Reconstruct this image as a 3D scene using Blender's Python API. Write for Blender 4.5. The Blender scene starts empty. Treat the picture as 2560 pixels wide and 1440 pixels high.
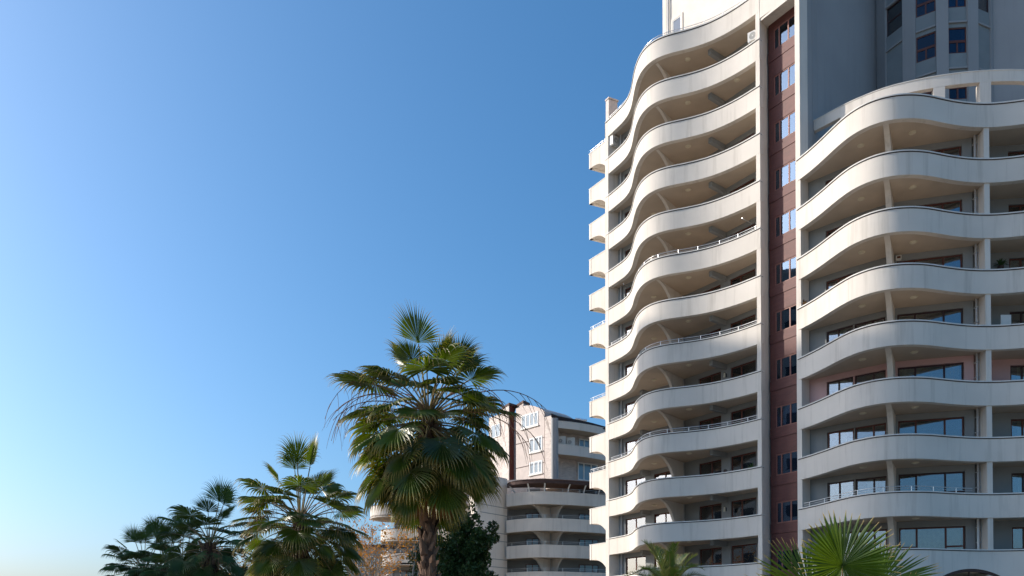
import bpy, math, random
from mathutils import Vector, Matrix, noise
random.seed(7)
R = math.radians
S = bpy.context.scene
COL = S.collection

# ------------------------------------------------------------ camera, world, sun
TH = R(1.0); FPX = 2000.0; CAMZ = 1.7
cam = bpy.data.cameras.new('camera'); camo = bpy.data.objects.new('camera', cam); COL.objects.link(camo)
camo.location = (0, 0, CAMZ); camo.rotation_euler = (R(90) + TH, 0, 0)
cam.sensor_width = 36; cam.lens = 36 * FPX / 2560; cam.shift_y = 0.32464
cam.clip_start = .1; cam.clip_end = 3000
S.camera = camo

SUN_EL = R(27); SDIR = Vector((-.9863, .165, 0)).normalized()
world = bpy.data.worlds.new('World'); S.world = world; world.use_nodes = True
wn = world.node_tree.nodes; wl = world.node_tree.links
for n in list(wn): wn.remove(n)
sky = wn.new('ShaderNodeTexSky'); sky.sky_type = 'NISHITA'; sky.sun_disc = False
sky.sun_elevation = SUN_EL; sky.sun_rotation = math.atan2(SDIR.x, SDIR.y)
sky.altitude = 0; sky.air_density = 1.0; sky.dust_density = 3.0; sky.ozone_density = 6.0
hs = wn.new('ShaderNodeHueSaturation'); hs.inputs['Saturation'].default_value = 1.16; hs.inputs['Hue'].default_value = .491
bg = wn.new('ShaderNodeBackground'); bg.inputs['Strength'].default_value = .15
wo = wn.new('ShaderNodeOutputWorld')
wl.new(sky.outputs[0], hs.inputs['Color']); wl.new(hs.outputs[0], bg.inputs[0]); wl.new(bg.outputs[0], wo.inputs[0])
sun = bpy.data.lights.new('sun', 'SUN'); suno = bpy.data.objects.new('sun', sun); COL.objects.link(suno)
sun.energy = 3.2; sun.angle = R(1.0); sun.color = (1.0, .915, .80)
sv = Vector((SDIR.x * math.cos(SUN_EL), SDIR.y * math.cos(SUN_EL), math.sin(SUN_EL)))
suno.rotation_euler = sv.to_track_quat('Z', 'Y').to_euler(); suno.location = (-60, 20, 60)
S.view_settings.view_transform = 'Standard'; S.view_settings.look = 'None'
S.view_settings.exposure = 0.5; S.view_settings.gamma = 1; S.view_settings.use_curve_mapping = False
S.render.engine = 'CYCLES'
S.cycles.max_bounces = 8; S.cycles.transparent_max_bounces = 12

# ------------------------------------------------------------ materials
def mat(name, col, rough=.8, var=.06, scale=3.0, bump=.0, bscale=40, streak=0., metal=0., spec=.3, transl=0., tip=None, objvar=0.):
    m = bpy.data.materials.new(name); m.use_nodes = True
    nt = m.node_tree; N = nt.nodes; L = nt.links
    p = N['Principled BSDF']; p.inputs['Roughness'].default_value = rough
    p.inputs['Metallic'].default_value = metal; p.inputs['Specular IOR Level'].default_value = spec
    tc = N.new('ShaderNodeTexCoord')
    src = None
    def rgb(c): 
        n = N.new('ShaderNodeRGB'); n.outputs[0].default_value = (*c, 1); return n.outputs[0]
    cur = rgb(col)
    def mix(a, b, fac, kind='MIX'):
        n = N.new('ShaderNodeMix'); n.data_type = 'RGBA'; n.blend_type = kind
        L.new(a, n.inputs[6]); L.new(b, n.inputs[7])
        if hasattr(fac, 'node'): L.new(fac, n.inputs[0])
        else: n.inputs[0].default_value = fac
        return n.outputs[2]
    if var:
        nz = N.new('ShaderNodeTexNoise'); nz.inputs['Scale'].default_value = scale; nz.inputs['Detail'].default_value = 6
        L.new(tc.outputs['Object'], nz.inputs['Vector'])
        mr = N.new('ShaderNodeMapRange'); mr.inputs[1].default_value = .3; mr.inputs[2].default_value = .7
        mr.inputs[3].default_value = 1 - var; mr.inputs[4].default_value = 1 + var
        L.new(nz.outputs[0], mr.inputs[0])
        cur = mix(cur, mr.outputs[0], 1.0, 'MULTIPLY')
    if streak:
        mp = N.new('ShaderNodeMapping'); mp.inputs['Scale'].default_value = (2.6, 2.6, .16)
        L.new(tc.outputs['Object'], mp.inputs[0])
        nz = N.new('ShaderNodeTexNoise'); nz.inputs['Scale'].default_value = 1.0; nz.inputs['Detail'].default_value = 7
        nz.inputs['Roughness'].default_value = .65
        L.new(mp.outputs[0], nz.inputs['Vector'])
        mr = N.new('ShaderNodeMapRange'); mr.inputs[1].default_value = .52; mr.inputs[2].default_value = .75
        mr.inputs[3].default_value = 0; mr.inputs[4].default_value = streak
        L.new(nz.outputs[0], mr.inputs[0])
        cur = mix(cur, rgb((col[0] * .5, col[1] * .48, col[2] * .44)), mr.outputs[0])
    if objvar:
        oi = N.new('ShaderNodeObjectInfo')
        mr = N.new('ShaderNodeMapRange'); mr.inputs[3].default_value = 1 - objvar; mr.inputs[4].default_value = 1 + objvar
        L.new(oi.outputs['Random'], mr.inputs[0]); cur = mix(cur, mr.outputs[0], 1.0, 'MULTIPLY')
    if tip:
        at = N.new('ShaderNodeAttribute'); at.attribute_name = 'tip'
        mr = N.new('ShaderNodeMapRange'); mr.inputs[1].default_value = tip[3]; mr.inputs[2].default_value = 1.0
        L.new(at.outputs['Fac'], mr.inputs[0]); cur = mix(cur, rgb(tip[:3]), mr.outputs[0])
    L.new(cur, p.inputs['Base Color'])
    if bump:
        nz = N.new('ShaderNodeTexNoise'); nz.inputs['Scale'].default_value = bscale; nz.inputs['Detail'].default_value = 4
        L.new(tc.outputs['Object'], nz.inputs['Vector'])
        b = N.new('ShaderNodeBump'); b.inputs['Strength'].default_value = bump; b.inputs['Distance'].default_value = .02
        L.new(nz.outputs[0], b.inputs['Height']); L.new(b.outputs[0], p.inputs['Normal'])
    if transl:
        t = N.new('ShaderNodeBsdfTranslucent')
        c2 = mix(cur, rgb((2.0, 1.9, .35)), 1.0, 'MULTIPLY'); L.new(c2, t.inputs[0])
        ms = N.new('ShaderNodeMixShader'); ms.inputs[0].default_value = transl
        L.new(p.outputs[0], ms.inputs[1]); L.new(t.outputs[0], ms.inputs[2])
        L.new(ms.outputs[0], N['Material Output'].inputs[0])
    return m

def tile_mat(name, col, joint, sx, sz, rough=.6):
    """courses of facing tile: a brick pattern on the wall's own length and height (uv in metres)"""
    m = bpy.data.materials.new(name); m.use_nodes = True
    N = m.node_tree.nodes; L = m.node_tree.links; p = N['Principled BSDF']; p.inputs['Roughness'].default_value = rough
    uv = N.new('ShaderNodeUVMap'); uv.uv_map = 'm'
    br = N.new('ShaderNodeTexBrick'); br.inputs['Scale'].default_value = 1
    br.inputs['Brick Width'].default_value = sx; br.inputs['Row Height'].default_value = sz
    br.inputs['Mortar Size'].default_value = .008
    br.inputs['Color1'].default_value = (*col, 1); br.inputs['Color2'].default_value = (col[0] * .78, col[1] * .76, col[2] * .76, 1)
    br.inputs['Mortar'].default_value = (*joint, 1)
    L.new(uv.outputs[0], br.inputs['Vector'])
    tc = N.new('ShaderNodeTexCoord'); nz = N.new('ShaderNodeTexNoise'); nz.inputs['Scale'].default_value = 1.7; nz.inputs['Detail'].default_value = 8
    L.new(tc.outputs['Object'], nz.inputs['Vector'])
    mr = N.new('ShaderNodeMapRange'); mr.inputs[3].default_value = .75; mr.inputs[4].default_value = 1.25; L.new(nz.outputs[0], mr.inputs[0])
    mx = N.new('ShaderNodeMix'); mx.data_type = 'RGBA'; mx.blend_type = 'MULTIPLY'; mx.inputs[0].default_value = 1
    L.new(br.outputs[0], mx.inputs[6]); L.new(mr.outputs[0], mx.inputs[7]); L.new(mx.outputs[2], p.inputs['Base Color'])
    b = N.new('ShaderNodeBump'); b.inputs['Strength'].default_value = .5; b.inputs['Distance'].default_value = .01
    L.new(br.outputs['Fac'], b.inputs['Height']); b.invert = True; L.new(b.outputs[0], p.inputs['Normal'])
    return m

def glass_mat(name, tint=(.75, .8, .82), refl=.22, ior=1.9, gcol=(.92, .95, 1)):
    m = bpy.data.materials.new(name); m.use_nodes = True
    N = m.node_tree.nodes; L = m.node_tree.links
    N.remove(N['Principled BSDF'])
    tr = N.new('ShaderNodeBsdfTransparent'); tr.inputs[0].default_value = (*tint, 1)
    gl = N.new('ShaderNodeBsdfGlossy'); gl.inputs['Roughness'].default_value = .015; gl.inputs[0].default_value = (*gcol, 1)
    tc = N.new('ShaderNodeTexCoord'); nz = N.new('ShaderNodeTexNoise'); nz.inputs['Scale'].default_value = .9
    L.new(tc.outputs['Object'], nz.inputs['Vector'])
    b = N.new('ShaderNodeBump'); b.inputs['Strength'].default_value = .035; b.inputs['Distance'].default_value = .05
    L.new(nz.outputs[0], b.inputs['Height']); L.new(b.outputs[0], gl.inputs['Normal'])
    fr = N.new('ShaderNodeFresnel'); fr.inputs['IOR'].default_value = ior
    ad = N.new('ShaderNodeMath'); ad.operation = 'ADD'; ad.inputs[1].default_value = refl; ad.use_clamp = True
    L.new(fr.outputs[0], ad.inputs[0])
    ms = N.new('ShaderNodeMixShader'); L.new(ad.outputs[0], ms.inputs[0]); L.new(tr.outputs[0], ms.inputs[1]); L.new(gl.outputs[0], ms.inputs[2])
    L.new(ms.outputs[0], N['Material Output'].inputs[0])
    return m

M = {}
M['stucco'] = mat('cream_stucco', (.71, .645, .57), .88, .06, .45, .3, 26, .42, objvar=.03)
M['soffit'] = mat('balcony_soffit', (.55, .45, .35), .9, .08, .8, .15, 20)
M['coping'] = mat('stone_coping', (.70, .67, .62), .6, .1, 2)
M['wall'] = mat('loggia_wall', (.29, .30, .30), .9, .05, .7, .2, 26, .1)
M['upper'] = mat('upper_tower_wall', (.33, .335, .34), .9, .07, .25, .3, 20, .16)
M['panel'] = mat('bay_panel', (.24, .27, .28), .85, .06, 1, .2, 30)
M['pink'] = mat('pink_wall', (.62, .40, .38), .9, .05, .7, .2, 26)
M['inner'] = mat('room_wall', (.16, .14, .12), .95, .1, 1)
M['frame'] = mat('brown_window_frame', (.13, .045, .03), .45, .1, 6)
M['frame_dark'] = mat('dark_window_frame', (.06, .03, .03), .45, .1, 6)
M['frame_white'] = mat('white_window_frame', (.75, .75, .73), .4, .04, 6)
M['frame_red'] = mat('tan_window_frame', (.26, .11, .085), .5, .08, 6)
M['glass'] = glass_mat('window_glass', refl=.10, ior=1.8)
M['glass_sky'] = glass_mat('stair_glass', (.45, .5, .55), .10, 1.6)
M['glass_far'] = mat('far_window_glass', (.16, .22, .27), .08, .2, .7, spec=.8)
M['glass_dim'] = glass_mat('strip_glass', (.45, .52, .6), .10, 1.55, (.50, .68, .95))
M['glass_bay'] = glass_mat('bay_glass', (.4, .45, .5), .0, 1.5, (.6, .7, .85))
M['curtain'] = mat('white_curtain', (.62, .60, .55), .9, .08, 5, transl=.3)
M['curtain_brown'] = mat('brown_blind', (.20, .10, .055), .85, .1, 5)
M['curtain_green'] = mat('green_blind', (.12, .30, .18), .85, .1, 5)
M['lamp'] = mat('opal_lamp', (.68, .60, .45), .35, .05, 6)
M['steel'] = mat('steel_rail', (.62, .62, .62), .28, .05, 9, metal=.85)
M['pipe'] = mat('drain_pipe', (.50, .50, .50), .5, .05, 4)
M['red'] = tile_mat('red_facing_tile', (.145, .042, .033), (.10, .045, .04), .42, .085)
M['red_fine'] = mat('red_render', (.125, .038, .03), .8, .15, 2.2, .4, 60, .25)
M['cream_tile'] = tile_mat('cream_facing_tile', (.62, .53, .47), (.5, .42, .38), .42, .12)
M['pent'] = mat('penthouse_render', (.80, .72, .63), .95, .05, 1.2, .8, 9, .05)
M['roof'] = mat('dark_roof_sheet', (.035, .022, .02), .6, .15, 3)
M['canopy'] = mat('brown_canopy', (.085, .05, .042), .75, .15, 4)
M['ac'] = mat('ac_casing', (.72, .70, .65), .45, .04, 5)
M['ac_dark'] = mat('ac_grille', (.10, .10, .10), .6, .05, 5)
M['ground'] = mat('dry_ground', (.30, .25, .18), .95, .3, .15, .3, 4)
M['asphalt'] = mat('asphalt', (.055, .055, .055), .9, .15, 2, .3, 60)
M['kerb'] = mat('kerb_stone', (.34, .33, .31), .85, .1, 3)
M['paint'] = mat('road_paint', (.75, .75, .72), .7, .06, 6)
M['sister'] = mat('neighbour_stucco', (.60, .55, .48), .9, .06, .5, .2, 20)
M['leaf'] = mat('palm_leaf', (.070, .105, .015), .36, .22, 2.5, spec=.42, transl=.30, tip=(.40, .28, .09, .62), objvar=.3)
M['leaf_shade'] = mat('shaded_palm_leaf', (.060, .105, .030), .5, .2, 2.5, spec=.25, transl=.16, tip=(.10, .10, .05, .75), objvar=.25)  # palm leaf copy for the shaded palms, shade put into its colour
M['leaf_stiff'] = mat('windmill_palm_leaf', (.075, .125, .014), .38, .15, 4, spec=.45, transl=.42, tip=(.60, .42, .24, .86), objvar=.1)
M['leaf_date'] = mat('date_palm_leaf', (.085, .135, .028), .42, .2, 4, spec=.45, transl=.28, tip=(.36, .30, .10, .5), objvar=.2)
M['dead'] = mat('dead_palm_leaf', (.27, .14, .055), .85, .25, 3, transl=.15, objvar=.3)
M['petiole'] = mat('petiole', (.20, .15, .06), .5, .2, 5)
M['stalk'] = mat('flower_stalk', (.20, .10, .06), .7, .2, 8)
M['bark'] = mat('palm_trunk', (.07, .042, .03), .95, .3, 7, .8, 18)
M['boot'] = mat('leaf_base', (.15, .09, .06), .9, .3, 5, .5, 20, objvar=.35)
M['twig'] = mat('pale_twig', (.44, .36, .28), .9, .2, 6)
M['autumn'] = mat('autumn_leaf', (.55, .24, .06), .7, .35, 9, transl=.35)
M['evergreen'] = mat('evergreen_leaf', (.045, .08, .026), .5, .35, 1.4, transl=.08)
M['plant'] = mat('plant_leaf', (.05, .10, .03), .5, .2, 5, transl=.2)
M['wood'] = mat('trunk_bark', (.10, .075, .05), .95, .3, 6, .6, 20)

# ------------------------------------------------------------ mesh helpers
ORG = {}
def link(o, parent=None):
    COL.objects.link(o)
    if parent is not None: o.parent = parent
    return o
class MB:
    def __init__(s): s.v = []; s.f = []; s.sm = []; s.uv = {}; s.tip = None; s.mi = []
    def add(s, vs, fs, smooth=False, mi=0):
        b = len(s.v); s.v.extend([tuple(x) for x in vs])
        for f in fs: s.f.append(tuple(b + i for i in f)); s.sm.append(smooth); s.mi.append(mi)
        return b
    def quad(s, a, b, c, d, uv=None):
        s.add([a, b, c, d], [(0, 1, 2, 3)])
        if uv: s.uv[len(s.f) - 1] = uv
    def box(s, x0, x1, y0, y1, z0, z1):
        s.add([(x0,y0,z0),(x1,y0,z0),(x1,y1,z0),(x0,y1,z0),(x0,y0,z1),(x1,y0,z1),(x1,y1,z1),(x0,y1,z1)],
              [(0,3,2,1),(4,5,6,7),(0,1,5,4),(1,2,6,5),(2,3,7,6),(3,0,4,7)])
    def obox(s, p0, p1, d, z0, z1, off=0.):
        """box whose front runs p0->p1 (left to right seen from outside), depth d behind it"""
        t = (Vector(p1) - Vector(p0)); L = t.length; t /= L; n = Vector((t.y, -t.x))
        a = Vector(p0) + n * off; b = Vector(p1) + n * off; c = b - n * d; e = a - n * d
        k = len(s.f)
        s.add([(*a, z0), (*b, z0), (*c, z0), (*e, z0), (*a, z1), (*b, z1), (*c, z1), (*e, z1)],
              [(0,3,2,1),(4,5,6,7),(0,1,5,4),(1,2,6,5),(2,3,7,6),(3,0,4,7)])
        s.uv[k + 2] = [(0, z0), (L, z0), (L, z1), (0, z1)]
        s.uv[k + 3] = [(0, z0), (d, z0), (d, z1), (0, z1)]; s.uv[k + 5] = [(0, z0), (d, z0), (d, z1), (0, z1)]
    def prism(s, poly, z0, z1):
        n = len(poly); A = sum(poly[i][0] * poly[(i+1) % n][1] - poly[(i+1) % n][0] * poly[i][1] for i in range(n))
        if A < 0: poly = poly[::-1]
        vs = [(x, y, z0) for x, y in poly] + [(x, y, z1) for x, y in poly]
        s.add(vs, [tuple(range(n - 1, -1, -1)), tuple(range(n, 2 * n))])
        for i in range(n):
            j = (i + 1) % n; s.add([vs[i], vs[j], vs[j + n], vs[i + n]], [(0, 1, 2, 3)])
    def tube(s, path, r, n=6, r1=None, cap=True, smooth=True):
        path = [Vector(p) for p in path]; m = len(path); vs = []
        for i, p in enumerate(path):
            t = (path[min(i + 1, m - 1)] - path[max(i - 1, 0)]).normalized()
            u = t.cross(Vector((0, 0, 1))); 
            if u.length < .05: u = t.cross(Vector((1, 0, 0)))
            u.normalize(); w = t.cross(u)
            rr = r if r1 is None else r + (r1 - r) * i / (m - 1)
            for k in range(n):
                a = 2 * math.pi * k / n; vs.append(p + (u * math.cos(a) + w * math.sin(a)) * rr)
        fs = [(i * n + k, i * n + (k + 1) % n, (i + 1) * n + (k + 1) % n, (i + 1) * n + k) for i in range(m - 1) for k in range(n)]
        s.add(vs, fs, smooth)
        if cap: s.add(vs[:n], [tuple(range(n))]); s.add(vs[-n:], [tuple(range(n))])
    def mesh(s, name, mats, org=(0, 0, 0)):
        me = bpy.data.meshes.new(name)
        ox, oy, oz = org
        me.from_pydata([(x - ox, y - oy, z - oz) for x, y, z in s.v], [], s.f)
        me.polygons.foreach_set('use_smooth', s.sm)
        if not isinstance(mats, (list, tuple)): mats = [mats]
        for m in mats: me.materials.append(m)
        if len(mats) > 1: me.polygons.foreach_set('material_index', s.mi)
        if s.uv:
            u = me.uv_layers.new(name='m')
            for fi, co in s.uv.items():
                p = me.polygons[fi]
                for k, li in enumerate(p.loop_indices): u.data[li].uv = co[k]
        if s.tip is not None:
            a = me.attributes.new('tip', 'FLOAT', 'POINT'); a.data.foreach_set('value', s.tip)
        me.update(); return me
    def build(s, name, mats, parent=None):
        org = ORG.get(parent.name, (0, 0, 0)) if parent is not None else (0, 0, 0)
        me = s.mesh(name, mats, org)
        o = bpy.data.objects.new(name, me); link(o, parent)
        if parent is not None: ORG[o.name] = org
        return o
def thing(name, label, cat, loc, group=None, rz=0):
    o = bpy.data.objects.new(name, None); COL.objects.link(o); o.location = loc; o.rotation_euler = (0, 0, rz)
    o.empty_display_size = .3
    o['label'] = label; o['category'] = cat
    if group: o['group'] = group
    ORG[o.name] = tuple(loc); return o
def tag(o, label, cat, group=None):
    o['label'] = label; o['category'] = cat
    if group: o['group'] = group
def part(o, label): o['label'] = label; return o
def structure(o, kind='structure'): o['kind'] = kind; return o

def resample(pts, step):
    P = [Vector(p) for p in pts]; out = []
    P = [P[0] * 2 - P[1]] + P + [P[-1] * 2 - P[-2]]
    for i in range(1, len(P) - 2):
        a, b, c, d = P[i-1:i+3]
        for k in range(24):
            t = k / 24
            out.append(.5 * ((2*b) + (c-a)*t + (2*a-5*b+4*c-d)*t*t + (3*b-a-3*c+d)*t**3))
    out.append(P[-2].copy())
    for _ in range(70):
        q = out[:]
        for i in range(1, len(out) - 1): out[i] = (q[i-1] + q[i] * 2 + q[i+1]) / 4
    res = [out[0]]; acc = 0
    for i in range(1, len(out)):
        seg = (out[i] - out[i-1]).length
        while acc + seg >= step:
            f = (step - acc) / seg; p = out[i-1].lerp(out[i], f); res.append(p)
            out[i-1] = p; seg = (out[i] - p).length; acc = 0
        acc += seg
    if (res[-1] - out[-1]).length > step * .3: res.append(out[-1])
    else: res[-1] = out[-1]
    return res
def offset(c, d):
    """shift a curve inwards (behind, away from the viewer's side) by d"""
    out = []
    for i, p in enumerate(c):
        t = (c[min(i+1, len(c)-1)] - c[max(i-1, 0)]).normalized(); out.append(p - Vector((t.y, -t.x)) * d)
    return out
def band(mb, c, th, z0, z1, out=0.):
    """curved wall: outer face on curve c (+out), inner th behind; z0 may be a function of index"""
    o = offset(c, -out); i_ = offset(c, th); n = len(c)
    zb = z0 if callable(z0) else (lambda k: z0)
    O0 = [(*p, zb(k)) for k, p in enumerate(o)]; O1 = [(*p, z1) for p in o]
    I0 = [(*p, zb(k)) for k, p in enumerate(i_)]; I1 = [(*p, z1) for p in i_]
    def strip(A, B, sm):
        mb.add(A + B, [(k, k + 1, n + k + 1, n + k) for k in range(n - 1)], sm)
    strip(O0, O1, True); strip(I1, I0, True); strip(O1, I1, True); strip(I0, O0, True)
    mb.quad(O0[0], O1[0], I1[0], I0[0]); mb.quad(O0[-1], I0[-1], I1[-1], O1[-1])
def railing(parent, c, z, every=1.35, h=.28, two=True):
    mb = MB(); L = 0; nxt = .35
    mb.tube([(*p, z + h) for p in c], .022, 6)
    if two: mb.tube([(*p, z + h * .55) for p in c], .012, 5)
    for i in range(1, len(c)):
        L += (c[i] - c[i-1]).length
        if L >= nxt:
            nxt += every; p = c[i]; mb.tube([(*p, z - .01), (*p, z + h + .01)], .026, 6)
            mb.box(p.x - .05, p.x + .05, p.y - .05, p.y + .05, z + .002, z + .02)
    return mb.build('railing', M['steel'], parent)
def lerp2(p0, p1, f): return (p0[0] + (p1[0] - p0[0]) * f, p0[1] + (p1[1] - p0[1]) * f)
def wall_open(mb, p0, p1, z0, z1, ops, th=.2):
    """straight wall with rectangular openings (s0,s1,za,zb) measured in metres from p0"""
    L = (Vector(p1) - Vector(p0)).length
    cuts = sorted(set([0, L] + [max(0, min(L, v)) for o in ops for v in o[:2]]))
    for a, b in zip(cuts, cuts[1:]):
        if b - a < 1e-4: continue
        m = (a + b) / 2; P = lerp2(p0, p1, a / L); Q = lerp2(p0, p1, b / L)
        o = [q for q in ops if q[0] < m < q[1]]
        if not o: mb.obox(P, Q, th, z0, z1)
        else:
            za, zb = o[0][2:4]
            if za > z0 + .01: mb.obox(P, Q, th, z0, za)
            if zb < z1 - .01: mb.obox(P, Q, th, zb, z1)
def window(parent, p0, p1, z0, z1, cols, fm='frame', gm='glass', curtain=None, bar=.075, rec=.09, name='window'):
    """cols: list of (width weight, [transom heights as fraction]) ; frame mesh + pane children (+ curtain)"""
    mb = MB(); P0 = Vector(p0); P1 = Vector(p1); t = (P1 - P0); L = t.length; t /= L; n = Vector((t.y, -t.x))
    A = P0 - n * rec
    def at(s): return tuple(A + t * s)
    d = .07
    def vbar(s, w=bar): mb.obox(at(s - w / 2), at(s + w / 2), d, z0, z1)
    def hbar(a, b, z, w=bar): mb.obox(at(a), at(b), d - .006, z - w / 2, z + w / 2, -.003)
    e = bar / 2; ss = [e]; tot = sum(c[0] for c in cols); acc = 0
    for c in cols: acc += c[0]; ss.append(e + (L - 2 * e) * acc / tot)
    for s in ss: vbar(s, bar * (1.25 if 0 < ss.index(s) < len(ss) - 1 else 1))
    hbar(e, L - e, z0 + e); hbar(e, L - e, z1 - e)
    panes = []
    for i, c in enumerate(cols):
        zs = [z0 + e] + [z0 + (z1 - z0) * f for f in c[1]] + [z1 - e]
        for f in zs[1:-1]: hbar(ss[i], ss[i + 1], f, bar * 1.2)
        for a, b in zip(zs, zs[1:]): panes.append((ss[i] + e * .7, ss[i+1] - e * .7, a + e * .7, b - e * .7))
    w = mb.build(name, M[fm], parent)
    for a, b, za, zb in panes:
        q = MB(); q.obox(at(a), at(b), .012, za, zb, -.03); q.build('pane', M[gm], w)
    if curtain:
        for (f0, f1) in curtain[1]:
            q = MB(); k = max(6, int((f1 - f0) * L / .07)); vs = []
            for j in range(k + 1):
                s = (f0 + (f1 - f0) * j / k) * L; o = A + t * s - n * (.16 + .022 * math.sin(j * 1.9) + .01 * math.sin(j * .7))
                vs += [(*o, z0 + .05), (*o, z1 - .04)]
            q.add(vs, [(2*j, 2*j+2, 2*j+3, 2*j+1) for j in range(k)], True)
            q.build('curtain', M[curtain[0]], w)
    return w
def lamp(x, y, z, label, group):
    mb = MB(); n = 14; prof = [(.0, -.085), (.09, -.08), (.15, -.06), (.175, -.02), (.18, 0.0)]
    vs = [(x + r * math.cos(2*math.pi*k/n), y + r * math.sin(2*math.pi*k/n), z + h) for r, h in prof for k in range(n)]
    mb.add(vs, [(i*n+k, (i+1)*n+k, (i+1)*n+(k+1)%n, i*n+(k+1)%n) for i in range(len(prof)-1) for k in range(n)], True)
    mb.tube([(x, y, z - .025), (x, y, z)], .2, 14)
    o = mb.build('ceiling_lamp', M['lamp']); tag(o, label, 'ceiling lamp', group); return o
ORD = ['first', 'second', 'third', 'fourth', 'fifth', 'sixth', 'seventh', 'eighth', 'ninth', 'tenth', 'eleventh', 'twelfth', 'thirteenth', 'lowest']
def Z(k): return CAMZ + 4.45 + 3 * (11 - k)         # top of the parapet of storey k (k = -1 is the roof terrace)
def ray(px, H=16.): return (px - 1280) / FPX
def on_line(px, p0, p1, H=14.):
    """distance along p0->p1 where the sight line of image column px meets it"""
    k = (px - 1280) / FPX; t = Vector(p1) - Vector(p0); L = t.length; t /= L
    # X = k*(Y*c + H*s)
    c, s = math.cos(TH), math.sin(TH)
    return (k * (p0[1] * c + H * s) - p0[0]) / (t.x - k * t.y * c)
def at(px, py, Y):
    r0 = 1551.09; v = (r0 - py) / FPX; t = math.tan(TH); T = (v + t) / (1 - v * t); H = T * Y
    return Vector(((px - 1280) / FPX * (Y * math.cos(TH) + H * math.sin(TH)), Y, H + CAMZ))

# ============================================================ SETTING
mb = MB(); mb.box(-900, 900, -900, 900, -.5, 0); structure(mb.build('ground', M['ground']))
mb = MB(); mb.box(-300, 300, -16, -4, -.004, .006); structure(mb.build('road', M['asphalt']))
mb = MB(); mb.box(-300, 300, -4, -3.8, -.01, .13); mb.box(-300, 300, -16.2, -16, -.01, .13); structure(mb.build('kerb', M['kerb']))
mb = MB(); mb.box(-300, 300, -3.8, 3.2, -.01, .12); structure(mb.build('pavement', M['kerb']))
mb = MB()
for i in range(-30, 30): mb.box(i * 6, i * 6 + 3, -10.1, -9.95, .007, .0105)
structure(mb.build('road_marking', M['paint']))

# ============================================================ MAIN TOWER
tower = thing('apartment_tower', 'tall cream apartment tower with wavy curved balconies and a dark red recessed strip', 'apartment building', (16, 50, 0))
A = resample([(7.39,62.6),(8.05,61.4),(8.62,60.2),(8.86,58.9),(8.82,57.3),(8.84,56.1),(9.06,54.9),(9.62,53.95),(10.5,53.35),(11.7,52.9),(12.85,52.35),(13.8,51.65),(14.7,50.75),(15.55,49.66)], .16)
B = resample([(17.1,47.6),(17.45,46.7),(17.78,45.6),(18.1,44.3),(18.45,43.25),(18.95,42.5),(19.5,42.05),(20.1,41.8),(20.7,41.7),(21.3,41.7),(22.0,41.8),(22.9,42.05),(23.8,42.27),(24.6,42.4),(25.4,42.44),(26.2,42.38),(27.3,42.15),(28.6,41.7),(29.8,41.0),(31.0,40.0)], .16)
AW = [(8.30, 62.72), (16.5, 50.98)]
BW = [(17.85, 47.9), (19.74, 45.93), (21.35, 44.57), (25.23, 43.46), (26.2, 44.3), (29.0, 44.0), (32.0, 42.0)]
PH = 1.25     # parapet height
def balcony(idx, curve, ztop, back, wing, rail=None, zbot=None, slab=True):
    mb = MB(); zb = ztop - PH
    band(mb, curve, .33, zbot or zb, ztop)
    b = mb.build('balcony', M['stucco'], tower)
    part(b, 'curved balcony parapet, %s from the top of the %s wing' % (ORD[idx], wing))
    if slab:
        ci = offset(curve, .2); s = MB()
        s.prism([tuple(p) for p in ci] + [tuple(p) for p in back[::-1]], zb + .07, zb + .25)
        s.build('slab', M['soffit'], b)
    c = MB(); band(c, curve, .37, ztop, ztop + .06, .05); c.build('coping', M['coping'], b)
    c = MB(); band(c, curve, .26, ztop - .045, ztop - .002, .016); c.build('shadow_line', M['roof'], b)  # added dark strip, stands in for the shadow line below the coping
    if rail:
        i0, i1 = rail; railing(b, offset(curve, .12)[int(i0 * (len(curve) - 1)):int(i1 * (len(curve) - 1)) + 1], ztop + .05)
    return b
nA = Vector((.82, .572)); nB = Vector((.35, .94))
backA = [Vector((7.75, 63.9)), Vector(AW[0]) + nA * 4.2, Vector(AW[1]) + nA * 3.2 + Vector((0, 0)), Vector((16.45, 50.9))]
backB = [Vector((17.9, 47.9)), Vector((20.6, 50.5)), Vector((23, 49.3)), Vector((33.5, 48)), Vector((33, 42))]
railsA = {-1: (0, 1), 4: (.40, 1), 6: (.30, 1), 8: (0.01, 1)}
railsAleft = {5: (0.01, .22), 7: (0.01, .26)}
railsA.update({5: (0.01, .22), 7: (0.01, .26)})
railsA[4] = (.38, 1)
for k in range(-1, 13):
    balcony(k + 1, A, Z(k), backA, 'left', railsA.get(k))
railsB = {7: (0.02, .62)}
for i in range(0, 8):
    balcony(i, B, Z(i + 3), backB, 'right', railsB.get(i))
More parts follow.
